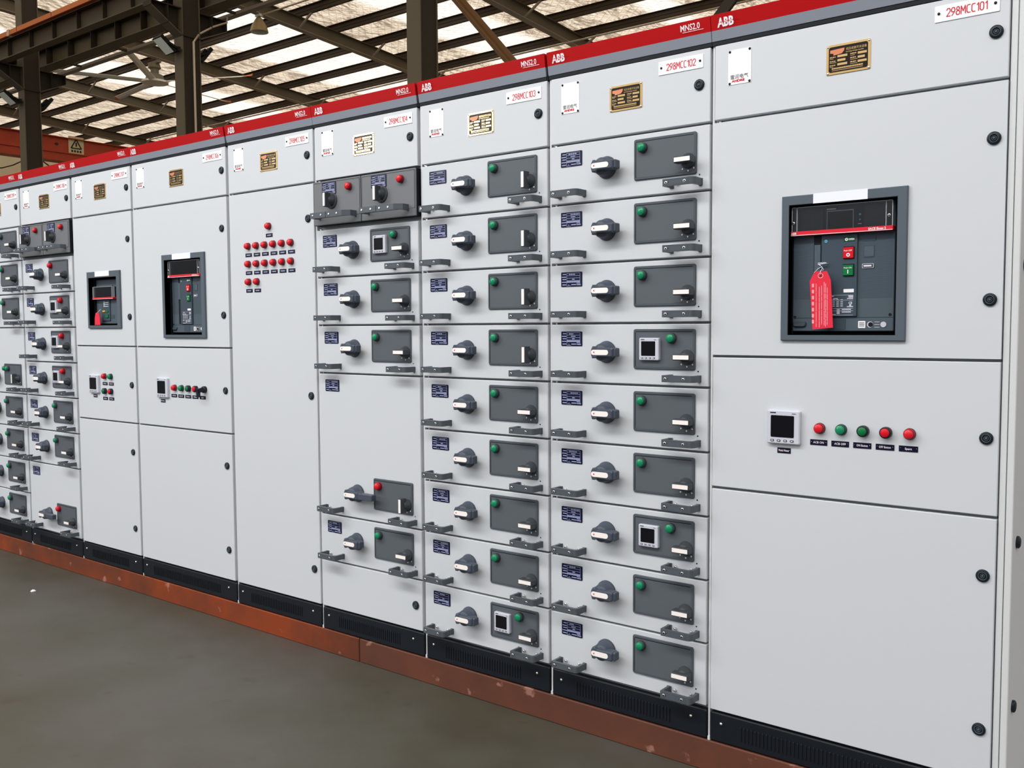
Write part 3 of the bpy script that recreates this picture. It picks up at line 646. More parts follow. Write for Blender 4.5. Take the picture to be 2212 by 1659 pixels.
# ------------------------------------------------------------------ circuit breakers
def breaker(parent, x0, z0, W, H, small=False):
    """draw-out breaker front sitting 28 mm behind the door; x0,z0 = lower left, local to the cabinet"""
    E = lambda a: a * W
    Zb = lambda b: H * (1 - b)
    def base(mb):
        mb.plate(0, W, 0, H, 0, .10, BRKR, r=.003, ch=.002)
        if not small:
            for k in range(60):
                z = H * (.26 + .0088 * k)
                if z < H * .77: mb.box(E(.01), E(.205), -.0003, 0, z, z + .0012, BRKR2); mb.box(E(.67), E(.985), -.0003, 0, z, z + .0012, BRKR2)
            mb.plate(E(.70), E(.82), Zb(.30), Zb(.265), -.0012, 0, BRKR2, r=.003); mb.plate(E(.705), E(.808), Zb(.425), Zb(.335), -.0012, 0, BRKR2, r=.002); mb.plate(E(.712), E(.802), Zb(.418), Zb(.342), -.0016, 0, BRKR, r=.001)
            mb.plate(E(.695), E(.805), Zb(.51), Zb(.475), -.003, 0, METERW, r=.002); mb.plate(E(.70), E(.80), Zb(.507), Zb(.478), -.0033, 0, BRKR2, r=.002); mb.dash(E(.71), E(.785), Zb(.492), -.0036, .004, TXWHITE)
            mb.box(E(.0), E(1), -.001, 0, Zb(.892), Zb(.889), BRKR2)
            mb.plate(E(.01), E(.145), Zb(.965), Zb(.915), -.006, 0, BRKR2, r=.008, ch=.002); mb.plate(E(.02), E(.13), Zb(.955), Zb(.94), -.0068, 0, BRKR, r=.003)
            mb.plate(E(.37), E(.54), Zb(.985), Zb(.905), -.0012, 0, BRKR2, r=.001)
            mb.plate(E(.665), E(.735), Zb(.975), Zb(.92), -.0016, 0, PLATEW, r=.001)
            for q in range(3): mb.dash(E(.675), E(.725), Zb(.934 + .012 * q), -.0019, .0016, TXBLACK)
            mb.disc(E(.78), Zb(.948), [(.0085, 0), (.0085, -.0012)], METERW, 16); mb.disc(E(.785), Zb(.948), [(.0068, -.001), (.0068, -.0016)], BLACKH, 16)
            mb.disc(E(.905), Zb(.948), [(.0078, 0), (.0078, -.002)], METERW, 16)
            for q, z in enumerate((.928, .948, .969)): mb.dash(E(.82), E(.87), Zb(z), -.0012, .0014, METERW)
            for x in (.025, .965): mb.disc(E(x), Zb(.872 if x > .5 else .885), [(.0042, 0), (.0042, -.0008)], BLACKH, 14)
        else:
            for x in (.14, .80): mb.disc(E(x), Zb(.155), [(.005, 0), (.005, -.001)], BLACKH, 12)
            mb.plate(E(.68), E(.86), Zb(.88), Zb(.80), -.001, 0, BRKR2, r=.001)
    t = solo('circuit_breaker', base, parent, (x0, .028, z0), label='dark grey circuit breaker front behind the door opening')
    # clear hinged cover over the control unit
    if small: c0, c1, r0, r1 = .165, .405, .405, .445
    else: c0, c1, r0, r1 = .005, .205, .198, .232
    def unit(mb):
        if small:
            mb.plate(E(.05), E(.95), Zb(c1), Zb(c0 + .02), -.004, 0, KNOB, r=.002); mb.plate(E(.22), E(.62), Zb(c1 - .01), Zb(c0 + .05), -.007, 0, CLEARE, r=.002); mb.plate(E(.235), E(.605), Zb(c1 - .01), Zb(c0 + .058), -.0075, 0, SCREEN, r=.001)
        else:
            mb.plate(E(.05), E(.97), Zb(c1), Zb(c0 + .012), -.004, 0, KNOB, r=.002)
            mb.plate(E(.31), E(.70), Zb(c1), Zb(c0 + .02), -.008, 0, BOLT, r=.002); mb.plate(E(.348), E(.612), Zb(c1), Zb(c0 + .043), -.0086, 0, CLEARE, r=.001); mb.plate(E(.355), E(.605), Zb(c1), Zb(c0 + .05), -.009, 0, SCREEN, r=.001)
            mb.dash(E(.345), E(.44), Zb(c0 + .030), -.0085, .0032, TXWHITE)
            for b, r in ((.092, .0032), (.132, .0024)): mb.disc(E(.673), Zb(b), [(r, -.008), (r, -.0088)], LED, 12)
            mb.dash(E(.655), E(.69), Zb(.165), -.0085, .002, TXWHITE)
            for x in (.20,): mb.box(E(x), E(x) + .001, -.0045, -.004, Zb(c1), Zb(c0 + .02), BRKR)
    solo('control_unit', unit, t, label='black control unit with a dark screen')
    def cover(mb):
        mb.plate(E(0.01), E(.995), Zb(c1), Zb(c0), -.021, -.019, GLASS, r=.002, back=True)
        th = .0016
        for a, b, c, d in ((E(.01), E(.995), Zb(c0) - th, Zb(c0)), (E(.01), E(.01) + th, Zb(c1), Zb(c0)), (E(.995) - th, E(.995), Zb(c1), Zb(c0)), (E(.06), E(.06) + th, Zb(c1), Zb(c0)), (E(.93), E(.93) + th, Zb(c1), Zb(c0))):
            mb.box(a, b, -.0222, -.012, c, d, CLEARE)
        mb.box(E(.01), E(.995), -.021, -.003, Zb(c0) - .001, Zb(c0), GLASS)
        for x, b in ((.028, .13), (.962, .12)):
            if not small: mb.disc(E(x), Zb(b), [(.0045, -.020), (.0045, -.024), (.0025, -.0245)], CHROME, 14); mb.disc(E(x), Zb(b), [(.0024, -.0244), (.002, -.0248)], BLACKH, 10)
    solo('clear_cover', cover, t, label='clear plastic cover')
    def stripe(mb):
        mb.plate(E(0), E(1.0), Zb(r1), Zb(r0), -.023, 0, BREDS, r=.001, ch=.001); mb.dash(E(0.004), E(.996), Zb(r1) + .0012, -.0233, .0016, TXWHITE)
        if not small: mb.text('ABB', E(.008), Zb(r1) + .0035, -.0235, .0082, TXWHITE, .0004); mb.text('SACE Emax 2', E(.77), Zb(r1) + .0035, -.0235, .0082, TXWHITE, .0003, xs=1.02)
    solo('red_stripe', stripe, t, label='red strip with white lettering')
    if not small:
        def hl(mb):
            mb.plate(E(.212), E(.295), Zb(.88), Zb(.235), -.0008, 0, BLACKH, r=.001); mb.plate(E(.222), E(.286), Zb(.54), Zb(.31), -.005, 0, BRKR, r=.001, ch=.001)
        solo('charging_lever', hl, t)
        def cp(mb):
            mb.plate(E(.297), E(.652), Zb(.882), Zb(.238), -.007, 0, BRKR2, r=.001, ch=.001)
            mb.disc(E(.343), Zb(.285), [(.0042, -.007), (.0042, -.0078)], LED, 12); mb.box(E(.333), E(.353), -.0081, -.0078, Zb(.287), Zb(.284), NAVY)
            y = -.0074; mb.plate(E(.525), E(.625), Zb(.695), Zb(.668), y - .001, -.006, PLATEW, r=.001)
            z = Zb(.715)
            for a in (.715, .755, .82, .838, .872): mb.dash(E(.36), E(.62), Zb(a), y, .0008, METERW)
            for r_ in range(4):
                for c_ in range(4): mb.dash(E(.375 + .04 * c_), E(.40 + .04 * c_), Zb(.752 + .016 * r_), y, .0026, METERW)
            mb.text('CE', E(.575), Zb(.785), y - .0003, .0085, METERW, .0004); mb.disc(E(.592), Zb(.795), [(.003, y + .001), (.003, y)], METERW, 10)
            for a, b, c in ((.57, .62, .722), (.575, .62, .731), (.38, .43, .722), (.36, .41, .742), (.42, .47, .742), (.56, .62, .742), (.56, .62, .806), (.37, .41, .828), (.51, .60, .828), (.51, .60, .848), (.46, .49, .83), (.46, .49, .84), (.46, .49, .85), (.46, .49, .86), (.37, .45, .868)): mb.dash(E(a), E(b), Zb(c), y, .0026, METERW)
        cpo = solo('control_plate', cp, t)
        def ind(mb): mb.plate(E(.52), E(.625), Zb(.296), Zb(.263), -.0078, -.006, BLACKH, r=.001); mb.plate(E(.525), E(.622), Zb(.294), Zb(.267), -.0084, -.006, BGREEN, r=.001); mb.disc(E(.547), Zb(.280), [(.0042, -.0084), (.0042, -.0088)], TXWHITE, 14); mb.disc(E(.547), Zb(.280), [(.0016, -.0088), (.0016, -.0090)], BGREEN, 10); mb.text('OPEN', E(.568), Zb(.286), -.0087, .006, TXWHITE, .0002)
        solo('state_window', ind, t, label='green state window with white lettering')
        def rb(mb): mb.plate(E(.515), E(.625), Zb(.432), Zb(.335), -.008, -.006, BLACKH, r=.001); mb.plate(E(.52), E(.62), Zb(.428), Zb(.343), -.013, -.006, BRED, r=.001, ch=.0012); mb.text('Push OFF', E(.528), Zb(.374), -.0134, .0058, TXWHITE, .0001); mb.disc(E(.57), Zb(.402), [(.0052, -.013), (.0052, -.0135)], TXWHITE, 16); mb.disc(E(.57), Zb(.402), [(.0022, -.0135), (.0022, -.0138)], BRED, 12)
        solo('push_button', rb, t, label='red square push button')
        def gb(mb): mb.plate(E(.515), E(.625), Zb(.567), Zb(.472), -.008, -.006, BLACKH, r=.001); mb.plate(E(.52), E(.62), Zb(.563), Zb(.480), -.013, -.006, BGREEN, r=.001, ch=.0012); mb.text('Push ON', E(.53), Zb(.508), -.0134, .0058, TXWHITE, .0001); mb.box(E(.565), E(.574), -.0135, -.013, Zb(.548), Zb(.518), TXWHITE)
        solo('push_button', gb, t, label='green square push button')
    else:
        def pl2(mb):
            mb.plate(E(.30), E(.68), Zb(.93), Zb(.46), -.005, 0, BRKR2, r=.001)
            for k in range(6): mb.dash(E(.38), E(.44 + .18 * (k % 2)), Zb(.50 + .022 * k), -.0054, .003, METERW)
            mb.plate(E(.34), E(.46), Zb(.73), Zb(.70), -.008, 0, BYEL, r=.001); mb.plate(E(.50), E(.60), Zb(.735), Zb(.70), -.008, 0, BGREEN, r=.001); mb.plate(E(.50), E(.62), Zb(.86), Zb(.79), -.010, 0, BGREEN, r=.001)
        solo('control_plate', pl2, t)
        def acc(mb):
            mb.plate(E(1.05), E(1.24), 0, H, 0, .05, BRKR2, r=.002)
            mb.disc(E(1.11), Zb(.05), [(.009, 0), (.007, -.006)], METERW, 12)
            for b in (.26, .42): mb.dash(E(1.06), E(1.22), Zb(b), -.001, .002, BLACKH)
            for b in (.69, .95): mb.plate(E(1.09), E(1.19), Zb(b + .03), Zb(b - .04), -.003, 0, PLATEW, r=.001)
            mb.disc(E(1.14), Zb(.80), [(.008, 0), (.007, -.003)], BLACKH, 12)
        solo('accessory_column', acc, t)
    return t

# ------------------------------------------------------------------ cabinets
Z0 = lambda k: 1.9 - 0.2 * k              # top of drawer row k above the cabinet foot
LEV_T, LEV_M, LEV_N = 2.1263, 1.1977, 0.7951
_n = [0]
def header(t, wpitch, gl, gr):
    def b(mb):
        x0, x1 = -.010 + gl, wpitch - .010 - gr
        def pr(prof, m):
            a = [(x0, y, z) for y, z in prof]; c = [(x1, y, z) for y, z in prof]
            mb.loft([a, c], m, cap0=True)
        pr([(.0, 2.128), (.05, 2.128), (.05, 2.142), (.0, 2.142)], BLACKH)
        pr([(-.002, 2.140), (.05, 2.140), (.05, 2.170), (-.007, 2.170)], GREYH)
        pr([(-.007, 2.170), (.05, 2.170), (.05, 2.216), (-.014, 2.2145), (-.014, 2.214)], RED)
        mb.box(x1, x1 + max(gr - .003, .0002), .002, .05, 2.128, 2.213, BLACKH)
        ty = -.0085; tl = -.14
        s = -tl
        mb.text('ABB', x0 + .022, 2.1775, ty - .001, .0345, TXWHITE, .0014, xs=.80, tilt=.155)
        zc = 2.1775 + .0125
        for k in range(3): mb.add([(x0 + .0345 + .0195 * k, ty - .0028 , 2.1775), (x0 + .0353 + .0195 * k, ty - .0028, 2.1775), (x0 + .0353 + .0195 * k, ty - .0065, 2.2035), (x0 + .0345 + .0195 * k, ty - .0065, 2.2035)], [(0, 1, 2, 3)], RED)
        mb.add([(x0 + .02, ty - .0045, zc - .0005), (x0 + .09, ty - .0045, zc - .0005), (x0 + .09, ty - .0047, zc + .0005), (x0 + .02, ty - .0047, zc + .0005)], [(0, 1, 2, 3)], RED)
        mb.text('MNS2.0', x1 - .100, 2.1865, ty - .0022, .0255, TXWHITE, .0003, xs=.80, tilt=.155)
        mb.add([(x1 - .092, ty - .0028, 2.1815), (x1 - .022, ty - .0028, 2.1815), (x1 - .022, ty - .0030, 2.1828), (x1 - .092, ty - .0030, 2.1828)], [(0, 1, 2, 3)], TXWHITE)
        for x in (x0 + .06, x1 - .10): mb.loft([[(x + r * math.cos(k * 1.0472), .02 + r * math.sin(k * 1.0472), z) for k in range(6)] for r, z in ((.008, 2.214), (.008, 2.221), (.005, 2.224))], CHROME)
    solo('header', b, t, label='red and grey header strip with white lettering')
def door(t, x1, ztop, zbot, nm='door'):
    return solo(nm, lambda mb: mb.plate(0, x1, zbot - ztop, 0, 0, .02, WHITE, r=.002, ch=.0018), t, (0, 0, ztop))
def lock(d, x, z, ztop): part('lock', 'lock', b_lock, d, (x, 0, z - ztop))
def lampd(d, x, z, ztop, col):
    if col == 'g': part('lgf', 'indicator_lamp', lambda mb: b_lamp_full(mb, GREENL, GREEND), d, (x, 0, z - ztop), label='green indicator lamp')
    elif col == 'r': part('lrf', 'indicator_lamp', lambda mb: b_lamp_full(mb, REDL, REDD), d, (x, 0, z - ztop), label='red indicator lamp')
    elif col == 'pg': part('lpg', 'push_button', lambda mb: b_push(mb, BGREEN), d, (x, 0, z - ztop), label='green push button in a black collar')
    elif col == 'pr': part('lpr', 'push_button', lambda mb: b_push(mb, BRED), d, (x, 0, z - ztop), label='red push button in a black collar')
    else:
        def bk(mb):
            mb.disc(0, 0, [(.0165, 0), (.0165, -.012), (.014, -.016), (.003, -.017)], BOLT, 20)
            mb.bar((0, -.012, .002), (-.008, -.033, -.005), .022, .020, BOLT); mb.bar((-.008, -.033, .004), (-.008, -.033, -.036), .015, .012, BOLT, up=(1, 0, 0))
        part('lsw', 'selector_switch', bk, d, (x, 0, z - ztop), label='black lever switch')
def cap(d, txt, x, z, ztop, W=.049): part(('cap', txt, W), 'caption_plate', lambda mb: b_cap(mb, txt, W), d, (x, 0, z - ztop))

def drawer(t, row, rows=1, lamp='g', meter=False, vert=False, long=False):
    ztop = Z0(row); H = .2 * rows - .007; off = -.2 * (rows - 1)
    def b(mb):
        mb.plate(0, .5865, -H, 0, 0, .02, WHITE, r=.002, ch=.0022)
        mb.disc(.553, -.147 + off, [(.0026, 0), (.0026, -.0002)], BLACKH, 10)
    d = part(('dr', rows), 'drawer', b, t, (0, 0, ztop))
    _n[0] += 1
    sd = _n[0]
    part(('lab', sd % 5), 'data_label', lambda mb: b_label(mb, sd % 5), d, (.041, 0, -.023))
    if long: part('rotl', 'rotary_handle', b_rotary_long, d, (.230, 0, -.088 + off), label='long grey rotary handle')
    else: part('rot', 'rotary_handle', b_rotary, d, (.2225, 0, -.0905 + off))
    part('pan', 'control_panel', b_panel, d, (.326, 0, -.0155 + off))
    if meter: part('met', 'power_meter', b_meter, d, (.354, -.0064, -.0435 + off))
    x = .466 if meter else .3605
    if lamp == 'g': part('lg', 'indicator_lamp', lambda mb: b_lamp(mb, GREENL), d, (x, -.0064, -.0445 + off), label='green indicator lamp')
    elif lamp == 'gg':
        for q in (.3505, .387): part('lg', 'indicator_lamp', lambda mb: b_lamp(mb, GREENL), d, (q, -.0064, -.0445 + off), label='green indicator lamp')
    else: part('lr', 'indicator_lamp', lambda mb: b_lamp(mb, REDL, REDD), d, (x, -.0064, -.0445 + off), label='red indicator lamp')
    if vert: part('kv', 'selector_knob', lambda mb: b_knob(mb, True), d, (.5165, -.0070, -.1030 + off))
    else: part('kh', 'selector_knob', lambda mb: b_knob(mb, False), d, (.5185, -.0070, -.1025 + off))
    part('pull', 'pull_handle', b_pull, d, (.033, 0, -.1655 + off)); part('pull', 'pull_handle', b_pull, d, (.455, 0, -.1690 + off))
    return d
def half_drawer(t, x0, W, ztop):
    def b(mb):
        mb.plate(0, W, -.180, 0, -.018, -.012, DARKDR, r=.003, ch=.002); mb.box(0, W - .0005, -.0125, .02, -.1795, -.0005, BLACKH)
        mb.plate(.006, W - .004, -.150, -.006, -.0186, -.016, BLACKH, r=.002); mb.plate(.008, W - .005, -.150, -.008, -.0192, -.016, DARKDR, r=.002)
    d = solo('half_drawer', b, t, (x0, 0, ztop - .002), label='narrow dark grey drawer front')
    part(('lab', 2), 'data_label', lambda mb: b_label(mb, 2), d, (.060, -.0192, -.008))
    part('lrf', 'indicator_lamp', lambda mb: b_lamp_full(mb, REDL, REDD), d, (.225, -.0192, -.036), label='red indicator lamp')
    part('kvh', 'selector_knob', lambda mb: (mb.disc(0, 0, [(.034, 0), (.034, -.003), (.030, -.004)], KNOB, 24), b_knob(mb, True)), d, (.117, -.0195, -.083))
    def bh(mb):
        W2 = .225; poly = [(0, 0), (0, -.050), (.004, -.054), (W2 - .03, -.054), (W2, -.034), (W2, 0), (W2 - .01, 0), (W2 - .01, -.030), (W2 - .032, -.045), (.01, -.045), (.01, 0)]
        mb.prism_z(poly, -.011, .011, HANDLE); mb.box(.09, .10, -.056, -.05, -.011, .011, HANDLE)
        for x in (.02, .07, .118, .165): mb.disc(x, 0, [(.0046, -.054), (.0046, -.0552), (.003, -.0555)], CHROME, 12)
    part('pullw', 'pull_handle', bh, d, (.038, -.018, -.146))

def cabinet(num, X, pitch, label, gl=0.0, gr=0.0, endpanel=False, hole=None):
    t = root('switchgear_cabinet', (X, 0, BASE), label, 'cabinet', 'switchgear cabinets standing in a row')
    wd = pitch - .0115 + (.0025 if pitch > .7 else 0)
    def body(mb):
        xa, xb = -.010, pitch - .0105
        mb.box(xa, xb, .6, .61, 0.01, 2.13, WHITE)
        mb.box(xa, xb, .022, .6, 2.118, 2.128, WHITE)
        mb.box(xa, xa + .004, .022, .6, .01, 2.128, FRAME); mb.box(xb - .004, xb, .022, .6, .01, 2.128, FRAME)
        if hole:
            for p, q, r, s_ in ((xa, hole[0], 0, 2.13), (hole[1], xb, 0, 2.13), (hole[0], hole[1], 0, hole[2]), (hole[0], hole[1], hole[3], 2.13)): mb.box(p, q, .022, .027, r, s_, FRAME)
        else: mb.box(xa, xb, .022, .03, .0, 2.13, FRAME)
        mb.box(xa + .001, -.003, .006, .022, .0, 2.13, POST)
        for k in range(10):
            z = Z0(k); mb.box(.002, .016, .012, .022, z + .0005, z + .0065, CHROME); mb.box(.004, .007, .010, .0125, z + .001, z + .005, BLACKH)
    solo('body', body, t)
    header(t, pitch, gl, gr)
    xw = {.803: .7905, .817: .7945, .617: .5975}.get(pitch, .5865)
    def pl(mb):
        mb.plate(.0, pitch - .0145 + .003, .004, .0945, -.001, .02, BLACK, r=.006, ch=.003)
        n = int((xw - .21) / .0119)
        for i in range(n):
            x = .10 + .0119 * i; mb.plate(x, x + .0046, .024, .070, -.0032, -.0008, BLACK, r=.002, seg=2); mb.box(x + .0046, x + .0066, -.0013, -.0009, .025, .069, BLACKH)
            mb.disc(x + .0023, .0685, [(.0010, -.0032), (.0010, -.0037)], LOCKG, 6)  # grey dot paints a small highlight at the top of each slot
        for x in (.038, xw - .050): mb.disc(x, .063, [(.0052, -.001), (.0050, -.004), (.0005, -.0055)], CHROME, 12)
        mb.box(-.009, -.001, .002, .02, 0, .012, POST)
    solo('plinth', pl, t, label='black vented plinth')
    d = door(t, xw, LEV_T, 1.908)
    part('info', 'maker_plate', b_info, d, (.079, 0, 2.054 - LEV_T)); part('name', 'rating_plate', b_name, d, (xw / 2 + (.0 if pitch < .7 else .0), 0, 2.024 - LEV_T), label='brass rating plate')
    solo('number_plate', lambda mb: b_num(mb, num), d, (xw - .099, 0, 2.0915 - LEV_T), label='white plate engraved in red')
    lock(d, xw - .0355 if pitch < .7 else xw - .0295, 2.0215, LEV_T)
    if endpanel:
        def ep(mb):
            mb.plate(xw + .003, xw + .018, .0, 2.13, .006, .03, POST, r=.001, ch=.001); mb.box(xw + .019, xw + .0215, .008, .03, 0, 2.13, FRAME)
            mb.plate(xw + .0215, xw + .038, .0, 2.216, -.004, .62, POST, r=.002, ch=.002)
        e = solo('end_panel', ep, t)
        for z in (.30, .733, 1.444, 2.05):
            solo('cam_lock', lambda mb: mb.loft([[(xw + .038 + dx, .055 + r * math.cos(k * .4488), z + r * math.sin(k * .4488)) for k in range(14)] for dx, r in ((0, .016), (.006, .016), (.009, .011))], LOCK), e)
    return t, xw

def breaker_frame(d, ztop, x0, x1, z0, z1, il, ir, it, ib, sw):
    """grey escutcheon round an opening, with the blank paper sticker on its top bar"""
    def b(mb):
        a = -.010
        R4 = lambda dx0, dx1, dz0, dz1, y: [(x0 + dx0, y, z0 + dz0 - ztop), (x1 - dx1, y, z0 + dz0 - ztop), (x1 - dx1, y, z1 - dz1 - ztop), (x0 + dx0, y, z1 - dz1 - ztop)]
        c = .0018
        mb.loft([R4(0, 0, 0, 0, 0), R4(0, 0, 0, 0, a + c), R4(c, c, c, c, a), R4(il - c, ir - c, ib - c, it - c, a), R4(il, ir, ib, it, a + c), R4(il, ir, ib, it, 0)], BFRAME, cap1=False)
        # reveal behind the opening
        xi0, xi1, zi0, zi1 = x0 + il, x1 - ir, z0 + ib - ztop, z1 - it - ztop
        for (p, q, r, s) in ((xi0 - .003, xi0, zi0, zi1), (xi1, xi1 + .003, zi0, zi1), (xi0, xi1, zi0 - .003, zi0), (xi0, xi1, zi1, zi1 + .003)): mb.box(p, q, a + .001, .06, r, s, BLACKH)
    f = solo('escutcheon', b, d, label='grey frame round the breaker opening')
    solo('paper_sticker', lambda mb: (mb.plate(sw[0], sw[1], z1 - .0265 - ztop, z1 + .0015 - ztop, -.0108, -.0102, STICK, back=True)), d, label='blank white paper sticker')
def door_cut(t, x1, ztop, zbot, ox0, ox1, oz0, oz1):
    def b(mb):
        for p, q, r, s in ((0, ox0, zbot, ztop), (ox1, x1, zbot, ztop), (ox0, ox1, zbot, oz0), (ox0, ox1, oz1, ztop)):
            mb.box(p, q, 0, .02, r - ztop, s - ztop, WHITE)
    return solo('door', b, t, (0, 0, ztop))
def breaker_cell(t, X0, xw, fx0, fx1, fz0, fz1, small):
    il, ir, it, ib = (.022, .026, .027, .016) if not small else (.018, .033, .033, .016)
    if X0 < -3 and not small: il, ir = .022, .030
    top = 1.9
    d = door_cut(t, xw, top, LEV_M + .008, fx0 + il, fx1 - ir, fz0 + ib, fz1 - it)
    w = fx1 - fx0
    breaker_frame(d, top, fx0, fx1, fz0, fz1, il, ir, it, ib, (fx0 + w * .265, fx0 + w * .70))
    cut_w, cut_h = (fx1 - ir) - (fx0 + il), (fz1 - it) - (fz0 + ib)
    if small: breaker(t, fx0 + il + .010, fz0 + ib + .008, .212, cut_h - .016, True)
    else: breaker(t, fx0 + il + (-.0008 if X0 > -3 else .0055), fz0 + ib + .010, .283 if X0 > -3 else .272, cut_h - .013)
    solo('breaker_compartment', lambda mb: (mb.box(fx0 + il, fx1 - ir, .06, .064, fz0 + ib, fz1 - it, BLACKH)), t)
    return d

# 101 --------------------------------------------------------------
t, xw = cabinet('298MCC101', -1.2639, .803, 'widest white cabinet at the far right, plate 298MCC101, breaker window holding a red tag', gl=.001, gr=.004, endpanel=True, hole=(.23, .55, 1.26, 1.645))
d = breaker_cell(t, -1.26, xw, .216, .560, 1.2505, 1.6615, False)
for z in (1.760, 1.3565): lock(d, xw - .0285, z, 1.9)
d = door(t, xw, LEV_M, LEV_N + .008)
part('met96', 'power_meter', lambda mb: b_meter(mb, .098, .014), d, (.1805, 0, 1.0480 - LEV_M))
cap(d, 'Multi Meter', .228, .930, LEV_M, .040)
for i, (c, s) in enumerate((('r', 'ACB ON'), ('g', 'ACB OFF'), ('pg', 'ON Button'), ('pr', 'OFF Button'), ('r', 'Spare'))):
    lampd(d, .3325 + .0608 * i, 1.0015, LEV_M, c); cap(d, s, .3295 + .0608 * i, .9610, LEV_M)
lock(d, xw - .0285, 1.003, LEV_M)
d = door(t, xw, LEV_N, .102)
for z in (.646, .240): lock(d, xw - .0285, z, LEV_N)

# 102 --------------------------------------------------------------
t, xw = cabinet('298MCC102', -1.8655, .6016, 'white drawer cabinet with plate 298MCC102, second from the right', gl=.001, gr=.001)
for k in range(9): drawer(t, k, meter=k in (3, 6))
# 103 --------------------------------------------------------------
t, xw = cabinet('298MCC103', -2.4690, .6030, 'white drawer cabinet with plate 298MCC103, third from the right, upright knobs above', gl=.003, gr=.0085)
for k in range(9): drawer(t, k, meter=k == 8, vert=k < 4)
# 104 --------------------------------------------------------------
t, xw = cabinet('298MCC104', -3.0770, .6075, 'white cabinet with plate 298MCC104, two dark half-width drawers on top and one tall drawer', gl=.001, gr=.0085)
half_drawer(t, .003, .286, 1.9); half_drawer(t, .294, .298, 1.9)
drawer(t, 1, meter=True); drawer(t, 2); drawer(t, 3); drawer(t, 4, rows=3, lamp='r', vert=True, long=True); drawer(t, 7)
d = door(t, xw, .3, .102, 'blank_door'); lock(d, .552, .201, .3)
# 105 --------------------------------------------------------------
t, xw = cabinet('298MCC105', -3.6790, .6020, 'white cabinet with one full-height door and rows of red lamps, plate 298MCC105', gl=.004, gr=.001)
d = door(t, xw, 1.9, .102)
for z in (1.756, 1.003, .251): lock(d, .5505, z, 1.9)
def lamp105(x, z):
    lampd(d, x, z, 1.9, 'r'); part('capd', 'caption_plate', b_capd, d, (x, 0, z - .0395 - 1.9))
lamp105(.287, 1.742)
for r_ in range(2):
    for c_ in range(6): lamp105(.137 + .060 * c_, 1.662 - .08 * r_)
for c_ in range(2): lamp105(.137 + .060 * c_, 1.502)
# 106 --------------------------------------------------------------
t, xw = cabinet('298MCC106', -4.4960, .8170, 'wide white cabinet with plate 298MCC106, breaker window without a tag and a black lever switch', gl=.001, gr=.0085, hole=(.275, .60, 1.255, 1.64))
d = breaker_cell(t, -4.5, xw, .262, .620, 1.2475, 1.6565, False)
for z in (1.7565, 1.355): lock(d, .7565, z, 1.9)
d = door(t, xw, LEV_M, LEV_N + .008)
part('met96', 'power_meter', lambda mb: b_meter(mb, .098, .014), d, (.1905, 0, 1.0470 - LEV_M)); cap(d, 'Multi Meter', .230, .931, LEV_M, .040)
for i, (c, s) in enumerate((('r', 'ACB ON'), ('g', 'ACB OFF'), ('pg', 'ON Button'), ('pr', 'OFF Button'), ('s', 'Spare'))):
    lampd(d, .340 + .0600 * i + (.012 if c == 's' else 0), 1.001, LEV_M, c); cap(d, s, .330 + .0602 * i, .961, LEV_M)
lock(d, .7565, 1.002, LEV_M)
d = door(t, xw, LEV_N, .102)
for z in (.647, .246): lock(d, .7545, z, LEV_N)
# 107 --------------------------------------------------------------
t, xw = cabinet('298MCC107', -5.1130, .6170, 'white cabinet with plate 298MCC107 and a small breaker window, left of the wide one', gl=.0005, gr=.0005, hole=(.16, .46, 1.305, 1.575))
d = breaker_cell(t, -5.1, xw, .148, .482, 1.297, 1.601, True)
for z in (1.758, 1.356): lock(d, .560, z, 1.9)
d = door(t, xw, LEV_M, LEV_N + .008)
part('met96', 'power_meter', lambda mb: b_meter(mb, .098, .014), d, (.140, 0, 1.0440 - LEV_M)); cap(d, 'Multi Meter', .186, .929, LEV_M, .040)
for x, z, c, s in ((.293, 1.039, 'r', 'ACB ON'), (.356, 1.039, 'g', 'ACB OFF'), (.293, .959, 'pg', 'ON Button'), (.356, .959, 'pr', 'OFF Button')):
    lampd(d, x, z, LEV_M, c); cap(d, s, x - .002, z - .040, LEV_M)
lock(d, .560, 1.0, LEV_M)
d = door(t, xw, LEV_N, .102)
for z in (.647, .242): lock(d, .553, z, LEV_N)
# 108 --------------------------------------------------------------
t, xw = cabinet('298MCC108', -5.7230, .6100, 'white drawer cabinet with plate 298MCC108, second from the left, dark half drawers on top', gl=.0005, gr=.0005)
half_drawer(t, .003, .290, 1.9); half_drawer(t, .300, .296, 1.9)
drawer(t, 1, lamp='r')
for k in (2, 3, 4): drawer(t, k, lamp='r', meter=True)
drawer(t, 5); drawer(t, 6); drawer(t, 7, rows=2, lamp='r', long=True)
# 109 --------------------------------------------------------------
t, xw = cabinet('298MCC109', -6.3280, .6050, 'white drawer cabinet cut off by the left edge of the picture, leftmost of the row', gl=.0005, gr=.0005)
for k in (0, 1, 2): drawer(t, k)
drawer(t, 3, rows=2, lamp='gg', vert=True)
for k in (5, 6, 7, 8): drawer(t, k)

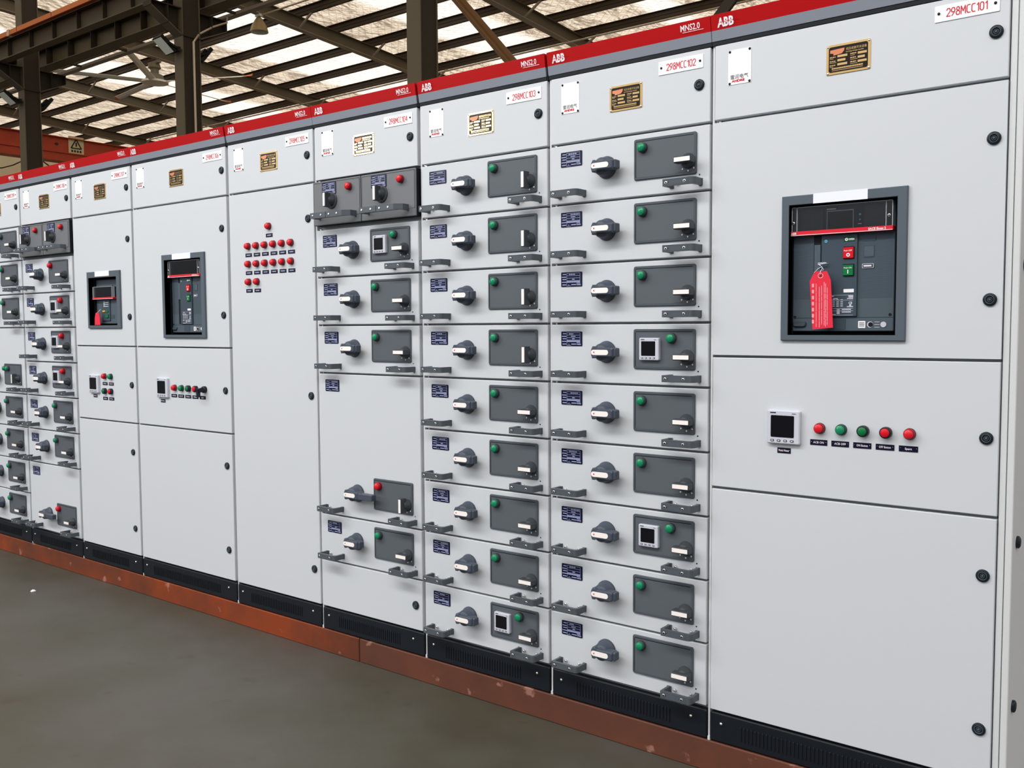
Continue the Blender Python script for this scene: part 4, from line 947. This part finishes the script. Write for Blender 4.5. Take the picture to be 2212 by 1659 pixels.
# ------------------------------------------------------------------ tags hanging in the breaker windows
tg = root('lockout_tag', (-.935, -.004, 1.445 + BASE), 'red printed paper tag tied with white string in the right-hand breaker window', 'tag', 'red breaker tags')
def b_tag(mb):
    Q = [(-.017, .0), (.018, .0), (.029, -.026), (.035, -.158), (-.023, -.163), (-.031, -.027)]
    mb.loft([[(x, .0008 - z * .04, z) for x, z in Q], [(x, -.0004 - z * .04, z) for x, z in Q]], TAGRED, cap0=True)
    y = lambda z: -.0009 - z * .04
    rnd = random.Random(5)
    for i, (x, z0, z1) in enumerate(((-.0125, -.034, -.156), (-.0035, -.043, -.157), (.0035, -.040, -.15), (.0105, -.030, -.152), (.0145, -.034, -.155), (.0190, -.046, -.150))):
        z = z0
        while z > z1:
            e = max(z - rnd.uniform(.012, .03), z1); mb.add([(x - .0009, y(z), z), (x + .0009, y(z), z), (x + .0009, y(e), e), (x - .0009, y(e), e)], [(0, 1, 2, 3)], TAGPINK); z = e - .0016
    for k in range(7): z = -.034 - .017 * k; mb.add([(-.0245, y(z), z), (-.0185, y(z), z), (-.0185, y(z - .010), z - .010), (-.0245, y(z - .010), z - .010)], [(0, 1, 2, 3)], TAGPINK)
    mb.loft([[(.0 + r * math.cos(k * .5236), y(-.012) - .0003, -.012 + r * math.sin(k * .5236)) for k in range(12)] for r in (.0075, .0065)], TXWHITE, cap1=False)
    mb.loft([[(.0 + r * math.cos(k * .5236), y(-.012) - .0004, -.012 + r * math.sin(k * .5236)) for k in range(12)] for r in (.0026, .0005)], BLACKH)
solo('tag_card', b_tag, tg)
def b_str(mb):
    mb.tube([(.0, -.002, -.012), (.001, -.004, .0), (.004, .004, .010), (-.006, .010, .018), (-.012, .014, .022)], .0009, STRING, 6)
    mb.tube([(-.013, .014, .020), (.010, .014, .023), (.012, .022, .022)], .0012, STRING, 6); mb.tube([(-.013, .014, .024), (.010, .014, .025)], .0011, STRING, 6)
    mb.tube([(-.018, -.002, -.004), (-.008, .004, .009), (.002, .004, .012), (.008, .002, .004), (-.002, .0, .0)], .0009, STRING, 6)
solo('string', b_str, tg, label='white string')
tg = root('lockout_tag', (-4.888, -.002, 1.370 + BASE), 'small red tag with rounded top in the small breaker window of cabinet 298MCC107', 'tag', 'red breaker tags')
solo('tag_card', lambda mb: mb.loft([[(x, y_, z) for x, z in [(-.020, -.055), (.036, -.055), (.034, -.02), (.022, .008), (.006, .014), (-.008, .008), (-.018, -.02)]] for y_ in (.004, .0)], TAGRED, cap0=True), tg)
solo('string', lambda mb: mb.tube([(-.03, .02, .0), (.0, .0, .004), (.01, .02, .03)], .0012, STRING, 6), tg, label='white string')
# pebble of concrete on the floor
solo('debris_chip', lambda mb: mb.loft([[(-5.02 + r * math.cos(k * 1.047) * (1.2 if k % 2 else .8), -.33 + r * math.sin(k * 1.047), z) for k in range(6)] for r, z in ((.012, 0.0), (.014, .004), (.007, .010))], PLATEW, cap0=True), loc=(-5.02, -.33, 0),
     label='small white chip of debris lying on the floor at far left', category='debris')
